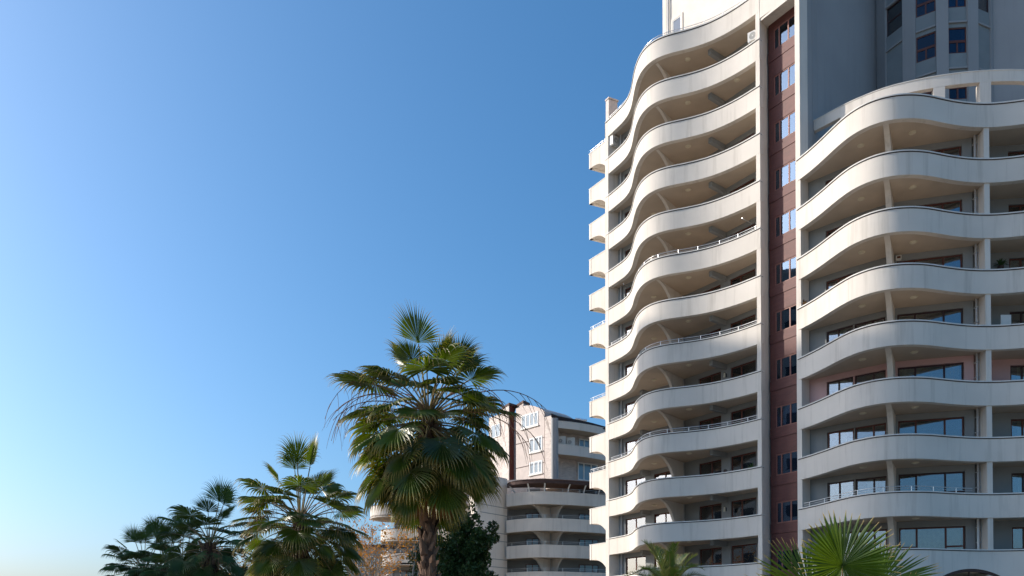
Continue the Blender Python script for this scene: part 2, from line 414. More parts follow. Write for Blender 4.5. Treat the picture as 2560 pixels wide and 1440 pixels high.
# lowest right parapet runs down as a wall with an arched opening
nb = len(B); arch_c = on = None
def low(k):
    p = B[k]; px = 1280 + FPX * p.x / p.y
    u = (px - 2432) / 112
    top = Z(11) - .97
    if abs(u) < 1: return max(.0, (top - 3.1) + 3.1 * math.sqrt(max(0, 1 - abs(u) ** 2.2)) ) if False else top - .95 * (abs(u) ** 2) - (0 if abs(u) < .97 else 0)
    return 0.02
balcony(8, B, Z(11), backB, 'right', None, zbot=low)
mb = MB(); ks = [k for k in range(nb) if abs((1280 + FPX * B[k].x / B[k].y - 2432) / 112) < 1]
seg = [B[k] for k in ks]
o_ = offset(seg, .02); i_ = offset(seg, .32)
for a in range(len(seg) - 1):
    za, zc = low(ks[a]), low(ks[a + 1])
    P = [(*o_[a], za - .16), (*o_[a+1], zc - .16), (*o_[a+1], zc + .0), (*o_[a], za + .0)]
    Q = [(*i_[a], za - .16), (*i_[a+1], zc - .16), (*i_[a+1], zc), (*i_[a], za)]
    mb.add(P + Q, [(0,1,2,3), (4,7,6,5), (0,4,5,1)])
for s in (.25, .5, .75):
    p = seg[int(len(seg) * s)]; mb.tube([(p.x + .1, p.y + .2, 0), (p.x + .1, p.y + .2, low(ks[int(len(seg) * s)]))], .04, 6)
mb.build('arch_frame', M['canopy'], tower)
mb = MB(); band(mb, offset(A, .06), .2, 0, Z(12) - PH - .002); mb.build('lower_wall', M['stucco'], tower)

# pilasters and fins
F0 = Vector((15.56, 49.655)); tA = Vector((-.60, .80)); dA = Vector((.68, .733))
mb = MB(); mb.prism([tuple(F0 + Vector((.003, .002))), tuple(F0 + tA * .3), tuple(F0 + tA * .3 + dA * 1.6), tuple(F0 + dA * 1.6)], 0, Z(-1) - PH)
mb.prism([tuple(F0 + Vector((.003, .002)) + dA * .012), tuple(F0 + tA * .3 + dA * .012), tuple(F0 + tA * .3 + dA * 1.6), tuple(F0 + dA * 1.6)], Z(-1) - PH + .002, 60)
part(mb.build('pilaster', M['stucco'], tower), 'narrow pilaster left of the red strip')
mb = MB(); mb.prism([(7.36, 62.62), (7.56, 62.26), (8.42, 62.62), (8.3, 63.0)], 0, Z(-1) - .002 - PH)
part(mb.build('pilaster', M['stucco'], tower), 'pilaster at the left end of the left wing')
mb = MB(); mb.prism([(7.36, 62.66), (8.3, 63.0), (9.9, 72.5), (9.4, 72.5), (7.84, 64.8)], 0, Z(-1))
part(mb.build('end_wall', M['stucco'], tower), 'plain end wall of the left wing')
G0 = Vector((17.06, 47.66)); dB = Vector((.86, .51))
mb = MB(); mb.prism([tuple(G0), (17.24, 47.37), (17.24 + .62, 47.37 + .40), tuple(G0 + Vector((.60, .42)))], 0, 62)
part(mb.build('fin_wall', M['stucco'], tower), 'slender full height fin right of the red strip')
mb = MB(); mb.prism([(17.66, 48.08), (17.868, 47.76), (18.3, 48.2), (18.2, 48.6)], Z(3), 62); mb.prism([(18.2, 48.35), (18.34, 48.27), (19.0, 49.15), (18.7, 49.5)], Z(3) - 3, 62)
mb.build('side_wall', M['upper'], tower)
mb = MB(); mb.prism([(25.33, 42.50), (25.62, 42.50), (26.0, 43.9), (25.5, 43.9)], 0, Z(3) - PH)
part(mb.build('pilaster', M['stucco'], tower), 'pillar between the two right wing bays')

# back walls with windows
pal = random.Random(3)
dirA = (Vector(AW[1]) - Vector(AW[0])).length
def aw(px, H=14): return on_line(px, AW[0], AW[1], H)
AWIN = [(aw(1563), aw(1613), 'L'), (aw(1634), aw(1690), 'L2'), (aw(1747), aw(1803), 'R1'), (aw(1826), aw(1890), 'R2')]
LC = (Vector(AW[1]) - Vector(AW[0])).normalized()
def wpA(s): return tuple(Vector(AW[0]) + LC * s)
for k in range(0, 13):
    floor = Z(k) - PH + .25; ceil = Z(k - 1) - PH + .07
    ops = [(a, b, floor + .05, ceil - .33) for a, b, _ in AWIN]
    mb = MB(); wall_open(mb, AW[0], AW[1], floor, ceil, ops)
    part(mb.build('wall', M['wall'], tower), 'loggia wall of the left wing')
    for (a, b, kind) in AWIN:
        r = pal.random()
        cm = 'curtain' if r < .6 else 'curtain_brown'
        if k == 4 and kind == 'R2': cm = 'curtain_green'; r = 0
        if k in (5,) and kind.startswith('R'): cm = 'curtain'
        if k in (7, 6) and kind == 'R2': cm = 'curtain'
        if k == 8 and kind in ('R1', 'R2'): cm = 'curtain_brown'; r = 0
        cur = (cm, [(.06, .94)]) if r < .62 else ((cm, [(.5, .95)]) if r < .85 else ((cm, [(.05, .4)]) if r < .9 else None))
        if kind == 'R1': cols = [(1.25, []), (1, [.55])]
        elif kind == 'R2': cols = [(1, [.55]), (1.45, [])]
        else: cols = [(1, []), (1, [])]
        window(tower, wpA(a + .02), wpA(b - .02), floor + .06, ceil - .34, cols, curtain=cur)
    # ceiling beams from the wall piers out to the parapet
    for px, L in ((1814, 1.5), (1622, .75)):
        s = aw(px); P = Vector(wpA(s)); d = Vector((-.80, -.60)) if px > 1700 else Vector((-.86, -.5))
        q = P + d * L; side = Vector((-d.y, d.x)) * .13
        mb = MB(); mb.prism([tuple(P + side), tuple(P - side), tuple(q - side), tuple(q + side)], ceil - .34, ceil - .003)
        mb.build('ceiling_beam', M['wall'], tower)
    # curved fin wall between the two bays
    P = Vector(wpA(aw(1708))); q = Vector((9.95, 54.35)); d = (q - P); L = d.length; d /= L; side = Vector((-d.y, d.x)) * .10
    prof = []
    n = 18; h = ceil - floor - .01
    for j in range(n + 1):
        a = math.pi / 2 * j / n
        prof.append((L - (L * .70) * (math.sin(a) ** 1.0) , floor + h * 1.0 - (h) * (1 - math.cos(a)) ) )
    # outline: wall top -> front top -> arc down to base
    out = [(0, ceil - .002)] + [(x, z - .002) for x, z in prof] + [(0, floor + .004)]
    mb = MB(); V0 = [(*(P + d * x + side), z) for x, z in out]; V1 = [(*(P + d * x - side), z) for x, z in out]; m = len(out)
    mb.add(V0, [tuple(range(m))]); mb.add(V1, [tuple(range(m - 1, -1, -1))])
    for j in range(m): jj = (j + 1) % m; mb.add([V0[j], V0[jj], V1[jj], V1[j]], [(0, 3, 2, 1)])
    mb.build('fin', M['stucco'], tower)
    mb = MB(); p = Vector(wpA(aw(1556))) + Vector((-.86, -.5)) * .10; mb.tube([(*p, floor), (*p, ceil)], .07, 8); mb.build('drainpipe', M['pipe'], tower)
    if k > 0:
        mb = MB(); p = Vector(wpA(aw(1712))) + Vector((-.86, -.5)) * .12
        mb.tube([(*p, floor), (*p, ceil)], .055, 8); mb.build('drainpipe', M['pipe'], tower)
    if k < 12:
        ln = ORD[k]
        if k != 0: lamp(10.2, 57.1, ceil + .0, 'round lamp under the left bay ceiling, %s loggia down on the left wing' % ln, 'round ceiling lamps in the left wing') if k > 2 else None
        lamp(12.0, 53.95, ceil + .0, 'round lamp in the middle bay ceiling, %s loggia down on the left wing' % ln, 'round ceiling lamps in the left wing')
        if k in (1,): lamp(14.7, 51.7, ceil, 'round lamp near the red strip, over the second balcony of the left wing', 'round ceiling lamps in the left wing')
mb = MB(); Q0 = Vector(AW[0]) + nA * 3.9; Q1 = Vector(AW[1]) + nA * 2.6
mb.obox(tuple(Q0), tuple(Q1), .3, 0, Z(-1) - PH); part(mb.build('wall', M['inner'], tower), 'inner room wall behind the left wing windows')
for i in range(-1, 9):
    k = i + 3; floor = Z(k) - PH + .25; ceil = Z(k - 1) - PH + .07
    if i < 1: continue
    segs = list(zip(BW, BW[1:]))
    wm = 'pink' if i == 4 + 1 else 'wall'
    mb = MB(); wins = []
    # left bay window spans the wall running in to the fin corner
    bay = {0: [(2070, 2118)], 1: [], 2: [(2247, 2411)], 4: [(2527, 2600)]}
    # piece the long left window over two straight walls: one window on each
    for si, (p, q) in enumerate(segs):
        L = (Vector(q) - Vector(p)).length; ops = []
        def sw(px): return max(.04, min(L - .04, on_line(px, p, q, 10)))
        lst = []
        if si == 0: lst = [(sw(2068), L - .03, [(1, [.5]), (1.3, [])], )]
        if si == 1: lst = [(.03, sw(2216), [(1.5, []), (1, [.5])])]
        if si == 2: lst = [(sw(2246), sw(2412), [(1, [.55]), (1.7, []), (1.05, [.55])])]
        if si == 4: lst = [(sw(2528), sw(2640), [(1, [.5]), (1, [])])]
        for a, b, cols in lst:
            za, zb = floor + .05, ceil - .34
            ops.append((a, b, za, zb)); wins.append((p, q, L, a, b, za, zb, cols))
        wall_open(mb, p, q, floor, ceil, ops)
    part(mb.build('wall', M[wm], tower), ('pink painted' if wm == 'pink' else 'grey') + ' loggia wall of the right wing')
    for (p, q, L, a, b, za, zb, cols) in wins:
        r = pal.random()
        cur = None
        if r < .35: cur = ('curtain', [(.35, .68)])
        elif r < .6: cur = ('curtain', [(.05, .95)])
        elif r < .75: cur = ('curtain_brown', [(.02, .35)])
        window(tower, lerp2(p, q, (a + .02) / L), lerp2(p, q, (b - .02) / L), za + .01, zb - .01, cols,
               fm='frame_dark' if i in (4, 5, 7) else 'frame', curtain=cur)
    # curved fin
    P = Vector(BW[2]) + Vector((.02, .1)); q = Vector((19.95, 42.25)); d = (q - P); L = d.length; d /= L; side = Vector((-d.y, d.x)) * .14
    h = ceil - floor - .01; n = 18
    out = [(0, ceil - .002)] + [(L - (L * .66) * math.sin(math.pi/2*j/n), floor + h * math.cos(math.pi/2*j/n) + .004) for j in range(n + 1)] + [(0, floor + .004)]
    mb = MB(); V0 = [(*(P + d * x + side), z) for x, z in out]; V1 = [(*(P + d * x - side), z) for x, z in out]; m = len(out)
    mb.add(V0, [tuple(range(m))]); mb.add(V1, [tuple(range(m - 1, -1, -1))])
    for j in range(m): jj = (j + 1) % m; mb.add([V0[j], V0[jj], V1[jj], V1[j]], [(0, 3, 2, 1)])
    mb.build('fin', M['stucco'], tower)
    mb = MB()
    for dx, r in ((0, .06), (.15, .025)):
        mb.tube([(25.28 + dx, 43.25, floor), (25.28 + dx, 43.25, ceil)], r, 8)
    for zz in (floor + 1.5, ceil - .5): mb.box(25.2, 25.36, 43.17, 43.4, zz, zz + .05)
    mb.build('drainpipe', M['pipe'], tower)
    if i < 9:
        lamp(21.75, 43.0, ceil, 'round lamp right of the curved fin, %s loggia down on the right wing' % ORD[i-1], 'round ceiling lamps in the right wing')
        lamp(19.45, 44.15, ceil, 'round lamp left of the curved fin, %s loggia down on the right wing' % ORD[i-1], 'round ceiling lamps in the right wing')
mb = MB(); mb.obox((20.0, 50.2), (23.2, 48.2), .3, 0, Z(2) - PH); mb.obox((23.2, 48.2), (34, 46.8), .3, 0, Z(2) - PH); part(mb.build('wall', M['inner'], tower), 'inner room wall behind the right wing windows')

# red recessed strip
RW0 = Vector((16.25, 50.39)); tR = Vector((.552, -.834)); RL = 2.35
def rw(s): return tuple(RW0 + tR * s)
mb = MB(); mb.obox(rw(-.3), rw(RL), .25, 0, 60.4, -.32); part(mb.build('wall', M['red_fine'], tower), 'dark red wall at the back of the recess')
nR = Vector((tR.y, -tR.x))
for k in range(-1, 13):
    zt = Z(k) + .2
    s0, s1 = .50, RL - .02
    if zt > 44: pass
    # window height: sill at zt-? 
    wz1 = zt + .62; wz0 = zt - .72
    mb = MB(); zz0 = wz0 - .78; 
    mb.obox(rw(.1), rw(RL), .3, wz0 - .62, wz0 - .002, .0)     # proud spandrel below window
    sp = mb.build('spandrel', M['red'], tower)
    mb = MB(); mb.obox(rw(.12), rw(s0), .3, wz0, wz1, -.03); mb.obox(rw(.12), rw(RL), .3, wz1 + .002, wz0 + 2.36, -.03)
    mb.build('facing', M['red'], tower)
    w = window(tower, rw(s0), rw(s1), wz0, wz1, [(.55, []), (1, []), (1.05, [])], fm='frame_red', gm='glass_dim', bar=.07, rec=.06)
    mb = MB(); mb.obox(rw(0.02), rw(.12), .3, zt - 1.3, zt + 1.695, -.14); mb.build('groove', M['red_fine'], tower)
# lintel at the top of the recess
mb = MB(); Hl = 38.75 + CAMZ
mb.prism([tuple(F0 + Vector((.02, .0))), tuple(F0 + dA * 1.5), (18.4, 48.8), (17.1, 47.64)], Hl, Hl + 2.2)
mb.prism([tuple(F0 + Vector((.12, -.05))), tuple(F0 + Vector((.0, .15))), (17.0, 47.8), (17.04, 47.55)], Hl - .16, Hl - .002)
mb.build('lintel', M['stucco'], tower)

# end balcony on the left flank
for k in range(-1, 12):
    z = Z(k); zb = z - PH; P = Vector((7.83, 64.72)); Q = Vector((6.5, 66.78)); T = Vector((8.25, 67.6))
    mb = MB(); t = (P - Q); L = t.length; t /= L; n = Vector((t.y, -t.x))
    prof = [(0, zb), (.38, zb)]
    for j in range(15):
        a = math.pi / 2 * j / 14; prof.append((.38 + (L - .38) * math.sin(a), zb - 1.68 * (1 - math.cos(a))))
    out = [(0, z)] + prof + [(L, z)]
    V0 = [(*(Q + t * x), zz) for x, zz in out]; V1 = [(*(Q + t * x - n * .25), zz) for x, zz in out]; m = len(out)
    mb.add(V0, [tuple(range(m))]); mb.add(V1, [tuple(range(m - 1, -1, -1))])
    for j in range(m): jj = (j + 1) % m; mb.add([V0[j], V0[jj], V1[jj], V1[j]], [(0, 3, 2, 1)])
    mb.obox(tuple(T), tuple(Q), .25, zb, z - .003)
    mb.prism([tuple(P), tuple(Q + Vector((.12, 0))), tuple(T)], zb + .08, zb + .26)
    b = mb.build('end_balcony', M['stucco'], tower)
    c = MB(); c.obox(tuple(Q - t * .03), tuple(P), .3, z, z + .05, .03); c.build('coping', M['coping'], b)
    if k in (-1, 4, 6, 8): railing(b, [Q.lerp(P, j / 6) - n * .12 for j in range(7)], z + .05, .95, .30)

# roof terrace, penthouse
mb = MB(); c0 = Vector((11.15, 57.2)); c1 = Vector((16.7, 50.9))
mb.obox(tuple(c0), tuple(c1), 6, Z(-1) - PH + .2, 62); pw = mb.build('penthouse_wall', M['pent'], tower)
mb = MB(); mb.obox((10.98, 57.55), (11.16, 57.35), 3, Z(-1) - 1.2, 48.6); mb.build('penthouse_wall', M['pent'], tower)
mb = MB(); L0 = (c1 - c0).normalized(); nn = Vector((L0.y, -L0.x)); p = c0 + L0 * .3 + nn * .12
mb.tube([(*p, Z(-1) - 1), (*p, 61)], .05, 8); p2 = c0 + L0 * .16 + nn * .1; mb.tube([(*p2, Z(-1) - 1), (*p2, 61)], .03, 6); mb.build('drainpipe', M['pipe'], tower)
a0 = tuple(c0 + L0 * .62 + nn * .03); a1 = tuple(c0 + L0 * 1.38 + nn * .03)
mb = MB(); 
for (q0, q1, z0, z1) in ((.5, .62, 42.4, 45.9), (1.38, 1.5, 42.4, 45.9), (.62, 1.38, 45.75, 45.9)):
    mb.obox(tuple(c0 + L0 * q0), tuple(c0 + L0 * q1), .1, z0, z1, .06)
mb.build('window_surround', M['pent'], tower)
window(tower, tuple(c0 + L0 * .62 + nn * .1), tuple(c0 + L0 * 1.38 + nn * .1), 42.3, 45.75, [(1, [])], fm='frame_white', gm='glass_sky', rec=.06)
mb = MB(); mb.prism([(7.42, 62.6), (7.62, 62.3), (8.35, 62.65), (8.2, 63.0)], Z(-1), Z(-1) + 1.75)
mb.prism([(7.36, 62.62), (7.6, 62.22), (8.45, 62.63), (8.25, 63.06)], Z(-1) + 1.752, Z(-1) + 1.86); mb.build('terrace_pier', M['cream_tile'], tower)

# ring beam over the right wing terrace
RING = resample([(18.42, 48.55), (19.11, 47.75), (19.95, 46.75), (21.4, 45.55), (22.93, 44.87), (24.32, 44.45), (26.07, 44.14), (28.6, 44.05), (31.5, 44.6)], .2)
zr = Z(2)
mb = MB(); band(mb, RING, .3, zr - .62, zr)
def rpx(p): return 1280 + FPX * p.x / (p.y + .5)
for (a, b) in ((2100, 2262), (2329, 2361), (2447, 2479), (2625, 2660)):
    cc = [p for p in RING if a - 3 <= rpx(p) <= b + 3]
    band(mb, offset(cc, .005), .3 if a == 2100 else .45, Z(3) - 1.1, zr - .622)
rb = mb.build('ring_beam', M['stucco'], tower)
mb = MB(); band(mb, RING, .36, zr, zr + .04, .03); mb.build('coping', M['coping'], rb)

# upper tower behind the right wing
U0 = (18.95, 49.2); U1 = (25.2, 54.6); U2 = (31.2, 51.45); U3 = (44, 44.7)
mb = MB(); mb.obox(U0, U1, .4, Z(3) - 3, 62); mb.obox(U2, U3, .4, Z(3) - 3, 62)
mb.prism([U0, U1, U2, U3, (44, 60), (18.5, 60)], Z(3) - 3.2, Z(3) - 3.001)
part(mb.build('upper_wall', M['upper'], tower), 'plain grey wall of the taller block behind')
ch = Vector(U2) - Vector(U1); half = ch.length / 2; RR = half / math.sin(R(62)); mid = (Vector(U1) + Vector(U2)) / 2
fn = Vector((ch.y, -ch.x)).normalized(); CC = mid - fn * RR * math.cos(R(62)) * 1.0
CC = mid - fn * math.sqrt(RR * RR - half * half)
def arcp(px):
    k = (px - 1280) / FPX; # X=k*(Y+.6)
    best = None
    for j in range(-6200, 6201, 20):
        a = R(j / 100); v = Matrix.Rotation(a, 2) @ fn * RR + CC
        e = abs(v.x - k * (v.y * .99985 + 38 * .01745))
        if best is None or e < best[0]: best = (e, v)
    return best[1]
edges = [2196, 2217, 2258, 2290, 2340, 2371, 2417, 2443, 2474, 2482]
pts = [arcp(e) for e in edges]
mb = MB()
for a, b in ((0, 1), (2, 3), (4, 5), (6, 7), (8, 9)):
    q0, q1 = pts[a], pts[b]; t = (q1 - q0).normalized(); nrm = Vector((t.y, -t.x)); mb.prism([tuple(q0 + nrm * .12), tuple(q1 + nrm * .12), tuple(q1 - nrm * .5), tuple(q0 - nrm * .5)], Z(3) - 3, 61)
part(mb.build('bay_piers', M['upper'], tower), 'full height piers of the rounded bay')
mb = MB(); q0 = pts[1] - fn * 2.2; q1 = pts[8] - fn * 2.2; mb.obox(tuple(q0), tuple(q1), .3, Z(3) - 3, 61)
part(mb.build('wall', M['inner'], tower), 'inner room wall behind the rounded bay')
for a, b in ((1, 2), (3, 4), (5, 6), (7, 8)):
    q0, q1 = pts[a], pts[b]; t = (q1 - q0).normalized(); nrm = Vector((t.y, -t.x)); sc = 1.0
    outer = a in (1, 7)
    for j, zs in enumerate((36.1, 39.1, 42.1, 45.1)):
        top = zs + 1.95
        solid = outer and j < 2
        mb = MB(); mb.obox(tuple(q0), tuple(q1), .3, zs - 1.05 if j else Z(3) - 3, zs if not solid else top)
        if j < 3 or True: mb.obox(tuple(q0), tuple(q1), .3, top - .02 if solid else top, zs + 1.94 + (.0))if False else None
        mb.build('bay_panel', M['panel'], tower)
        mb = MB(); mb.obox(tuple(q0), tuple(q1), .35, zs + 1.952, zs + 2.06, .10); mb.build('ledge', M['upper'], tower)
        if not solid:
            if outer: window(tower, tuple(q0), tuple(q1), zs + .01 - 0, top - .01, [(1, [.5])], fm='frame_dark', gm='glass', rec=.05)
            else:
                zm = zs + .80
                window(tower, tuple(q0), tuple(q1), zs + .01, zm, [(1, []), (1, [])], fm='frame', gm='glass_bay', rec=.05)
                window(tower, tuple(q0), tuple(q1), zm + .003, top - .26, [(1, [])], fm='frame', gm='glass_bay', rec=.05)
            if not outer:
                mb = MB(); mb.obox(tuple(q0), tuple(q1), .3, top - .255, top, -.01); mb.build('lintel', M['panel'], tower)
# ============================================================ NEIGHBOUR TOWER (left, casts the shade)
sis = thing('apartment_block', 'tall plain neighbouring block left of the photograph casting the shade', 'apartment building', (-52, 55, 0))
SX = -47.5; ztop = 52.0
cY0 = 31.5 + .1673 * 47.5; cY1 = 57.7 + .1673 * 47.5
mb = MB(); mb.box(SX - 16, SX, cY0, cY1, 0, ztop); mb.build('wall', M['sister'], sis)
mb = MB(); mb.box(SX - 16.1, SX + .1, cY0 - .1, cY1 + .1, ztop + .002, ztop + .5); mb.build('roof', M['coping'], sis)
for k in range(15):
    for j in range(7):
        y = cY0 + 2 + j * 3.6
        mb = MB(); mb.box(SX + .002, SX + .05, y, y + 1.7, 2 + k * 3.2, 3.6 + k * 3.2); mb.build('window', M['ac_dark'], sis)
#@@PART2
# ============================================================ APARTMENT HOUSE BEHIND (right of the big palm)
house = thing('apartment_house', 'lower apartment house with curved balconies between the big palm and the tower', 'apartment building', (4, 92, 0))
def P2(px, py, Y): v = at(px, py, Y); return v
def xy(px, Y, H=14): return ((px - 1280) / FPX * (Y * math.cos(TH) + H * math.sin(TH)), Y)
CB = resample([xy(1266, 91.5), xy(1290, 90.7), xy(1318, 89.9), xy(1350, 89.5), xy(1380, 89.7), xy(1420, 90.2), xy(1467, 91.0), xy(1512, 92.0), xy(1560, 93.5)], .35)
cz = P2(1350, 1229, 89.5).z
backC = [Vector(xy(1268, 97)), Vector(xy(1420, 97)), Vector(xy(1560, 99))]
for j in range(5):
    z = cz - 3.0 * j
    mb = MB(); band(mb, CB, .22, z - 1.38, z)
    b = mb.build('balcony', M['stucco'], house)
    part(b, 'curved balcony, %s from the top of the house' % ORD[j])
    s = MB(); s.prism([tuple(p) for p in offset(CB, .2)] + [tuple(p) for p in backC[::-1]], z - 1.3, z - 1.1); s.build('slab', M['soffit'], b)
    c = MB(); band(c, CB, .28, z, z + .05, .03); c.build('coping', M['coping'], b)
    railing(b, offset(CB, .1), z + .05, 2.1, .38)
# walls, twin arched fins and windows under each balcony
wb0, wb1 = xy(1262, 94.0), xy(1560, 96.2)
for j in range(1, 5):
    z = cz - 3.0 * j; f = z - 1.1; c = z + 1.70
    mb = MB(); mb.obox(xy(1262, 94.6), xy(1362, 93.2), .2, f, c); mb.obox(xy(1362, 93.2), xy(1385, 93.0), .2, f, c); mb.obox(xy(1385, 93.0), xy(1560, 96.0), .2, f, c)
    mb.build('wall', M['wall'], house)
    wx = on_line(1447, xy(1385, 93.0), xy(1560, 96.0), 12); wy = on_line(1495, xy(1385, 93.0), xy(1560, 96.0), 12)
    d = (Vector(xy(1560, 96.0)) - Vector(xy(1385, 93.0))).normalized(); o = Vector(xy(1385, 93.0)) + Vector((d.y, -d.x)) * .1
    window(house, tuple(o + d * wx), tuple(o + d * wy), f + .1, c - .5, [(1, [.6]), (1.4, []), (1, [.6])], fm='frame', gm='glass_far', rec=.0)
    d = (Vector(xy(1362, 93.2)) - Vector(xy(1262, 94.6))).normalized(); o = Vector(xy(1262, 94.6)) + Vector((d.y, -d.x)) * .1
    window(house, tuple(o + d * 2.6), tuple(o + d * 4.2), f + .1, c - .5, [(1, []), (1, [])], fm='frame', gm='glass_far', rec=.0)
    for (pa, pb, ya, yb) in ((1326, 1376, 90.4, 92.9), (1412, 1378, 90.6, 92.9)):
        P = Vector(xy(pb, yb)); q = Vector(xy(pa, ya)); dd = q - P; L = dd.length; dd /= L; side = Vector((-dd.y, dd.x)) * .1; h = c - f - .02
        out = [(0, c - .002)] + [(L - (L * .66) * math.sin(math.pi/2*m/14), f + h * math.cos(math.pi/2*m/14) + .004) for m in range(15)] + [(0, f + .004)]
        mb = MB(); V0 = [(*(P + dd * x + side), zz) for x, zz in out]; V1 = [(*(P + dd * x - side), zz) for x, zz in out]; m = len(out)
        mb.add(V0, [tuple(range(m))]); mb.add(V1, [tuple(range(m - 1, -1, -1))])
        for t in range(m): tt = (t + 1) % m; mb.add([V0[t], V0[tt], V1[tt], V1[t]], [(0, 3, 2, 1)])
        mb.build('fin', M['stucco'], house)
    mb = MB()
    for px in (1376, 1381): mb.tube([(*xy(px, 92.6), f), (*xy(px, 92.6), c)], .06, 6)
    mb.build('drainpipe', M['pipe'], house)
# plain side wall with string courses
sw0, sw1 = xy(1193, 88.5), xy(1268, 92.4)
ztp = P2(1266, 1197, 92.4).z
mb = MB(); mb.obox(sw0, sw1, .5, 0, ztp); mb.prism([sw0, (sw0[0] + .3, sw0[1] + .02), (sw0[0] + .6, 98), (sw0[0] - 1.4, 98)], 0, ztp - .003)
part(mb.build('wall', M['stucco'], house), 'plain side wall')
for j in range(6):
    for dz in (0, .9): mb = MB(); mb.obox(sw0, sw1, .05, cz - 1.5 - 3 * j - dz, cz - 1.42 - 3 * j - dz, .03); mb.build('string_course', M['wall'], house)
mb = MB(); mb.obox(xy(1176, 89.2), sw0, .4, 0, P2(1185, 1290, 89).z); mb.build('wall', M['stucco'], house)
mb = MB(); mb.obox((sw0[0] - 9, 90), sw0, .5, ztp - 2.2, ztp); mb.build('roof_edge', M['stucco'], house)
# canopy over the top balcony
CO = resample([xy(1268, 92.2), xy(1275, 90.6), xy(1305, 89.5), xy(1350, 89.0), xy(1390, 89.2), xy(1430, 89.8), xy(1475, 90.6), xy(1520, 91.6), xy(1560, 92.6)], .5)
zc = P2(1350, 1196, 89).z
mb = MB(); ci = offset(CO, 4.2); n = len(CO)
rows = [(0, zc - .5), (0, zc - .2), (-.06, zc - .08), (1.2, zc + .22), (4.2, zc + .6)]
grid = [[(*p, h) for p in offset(CO, d)] for d, h in rows]
V = [v for r in grid for v in r]
mb.add(V, [(r * n + k, r * n + k + 1, (r + 1) * n + k + 1, (r + 1) * n + k) for r in range(len(rows) - 1) for k in range(n - 1)], False)
mb.add([(*p, zc - .5) for p in CO] + [(*p, zc - .3) for p in ci], [(k, n + k, n + k + 1, k + 1) for k in range(n - 1)])
mb.quad(grid[0][0], grid[1][0], grid[4][0], (*ci[0], zc - .3))
mb.build('canopy', M['canopy'], house)
for px in (1271, 1315, 1366, 1424, 1463, 1503):
    i = min(range(n), key=lambda k: abs(1280 + FPX * CO[k].x / (CO[k].y + .3) - px))
    p = CO[i]; ii = offset(CO, .75)[i]
    mb = MB(); mb.tube([(*(p.lerp(ii, .15 + .85 * math.sin(t / 8 * 1.57))), zc - .45 - (zc - .45 - cz) * t / 8) for t in range(9)], .085, 7); mb.build('canopy_column', M['frame_white'], house)
mb = MB(); mb.obox(xy(1268, 95.2), xy(1362, 94.0), .2, cz - 1.1, zc + 1); mb.obox(xy(1362, 94.0), xy(1393, 94.2), .2, cz - 1.1, zc + 1); mb.obox(xy(1393, 94.2), xy(1560, 97.0), .2, cz - 1.1, zc + 1)
mb.build('wall', M['cream_tile'], house)
mb = MB(); mb.obox(xy(1452, 95.0), xy(1495, 95.8), .06, cz - .9, cz + 1.2); mb.obox(xy(1318, 94.55), xy(1350, 94.1), .06, cz - .9, cz + 1.2); mb.build('window', M['ac_dark'], house)
# upper block
q0, q1 = xy(1290, 98.0, 24), xy(1361, 94.4, 24)
d = (Vector(q1) - Vector(q0)); LL = d.length; d /= LL; nn = Vector((d.y, -d.x))
zb = zc - .3
def zq(px, py):  # height of an image row on that wall
    s = on_line(px, q0, q1, 24); Y = (Vector(q0) + d * s).y; return at(px, py, Y).z, s
# arched top wall as an extruded outline
topz, _ = zq(1310, 1013); shz, _ = zq(1361, 1030)
outl = [(0, zb)]
N_ = 16
for k in range(N_ + 1):
    u = k / N_; outl.append((LL * u, topz - .1 - 1.15 * max(0, u - .3) ** 1.8 * 2.2 + (.0)))
outl.append((LL, zb)); m = len(outl)
mb = MB(); V0 = [(*(Vector(q0) + d * x), z) for x, z in outl]; V1 = [(*(Vector(q0) + d * x - nn * 5), z) for x, z in outl]
mb.add(V0, [tuple(range(m - 1, -1, -1))]); 
for t in range(m): tt = (t + 1) % m; mb.add([V0[t], V0[tt], V1[tt], V1[t]], [(0, 1, 2, 3)])
part(mb.build('upper_wall', M['cream_tile'], house), 'sunlit gable wall with a curved top')
mb = MB()
for k in range(1, N_ + 1):
    a, b = V0[k], V0[k + 1] if k < N_ else V0[k + 1]
for py in (1103, 1164):
    z, s = zq(1320, py); mb = MB(); mb.obox(q0, q1, .1, z - .06, z, .04); mb.build('string_course', M['canopy'], house)
def wq(pa, pb, ya, yb, cols, pmid=None):
    z1, sa = zq(pa, ya); z0, sb = zq(pa, yb); _, sb = zq(pb, ya)
    s = MB(); s.obox(tuple(Vector(q0) + d * (sa - .12)), tuple(Vector(q0) + d * (sb + .12)), .1, z0 - .16, z0 - .02, .14); s.build('sill', M['coping'], house)
    window(house, tuple(Vector(q0) + d * sa + nn * .05), tuple(Vector(q0) + d * sb + nn * .05), z0, z1, cols, fm='frame_white', gm='glass_far', rec=-.0, bar=.14)
wq(1304, 1346, 1040, 1073, [(1, []), (1, []), (1, []), (.9, [])])
wq(1324, 1356, 1097, 1133, [(1, []), (1.1, []), (.7, [])])
wq(1324, 1356, 1157, 1188, [(1, []), (1, []), (.8, [])])
# corner piers
e0, e1, e2 = xy(1362, 94.1, 24), xy(1379, 93.3, 24), xy(1393, 93.7, 24)
mb = MB(); mb.obox(e0, e1, 1.2, zb, at(1370, 1040, 93.6).z); part(mb.build('corner_pier', M['cream_tile'], house), 'flat tiled corner pier')
for px, rr in ((1384, .28), (1389, .30)):
    mb = MB(); mb.tube([(*xy(px, 93.2, 24), zb), (*xy(px, 93.2, 24), at(1385, 1046, 93.2).z)], rr, 12); mb.build('corner_pier', M['upper'], house)
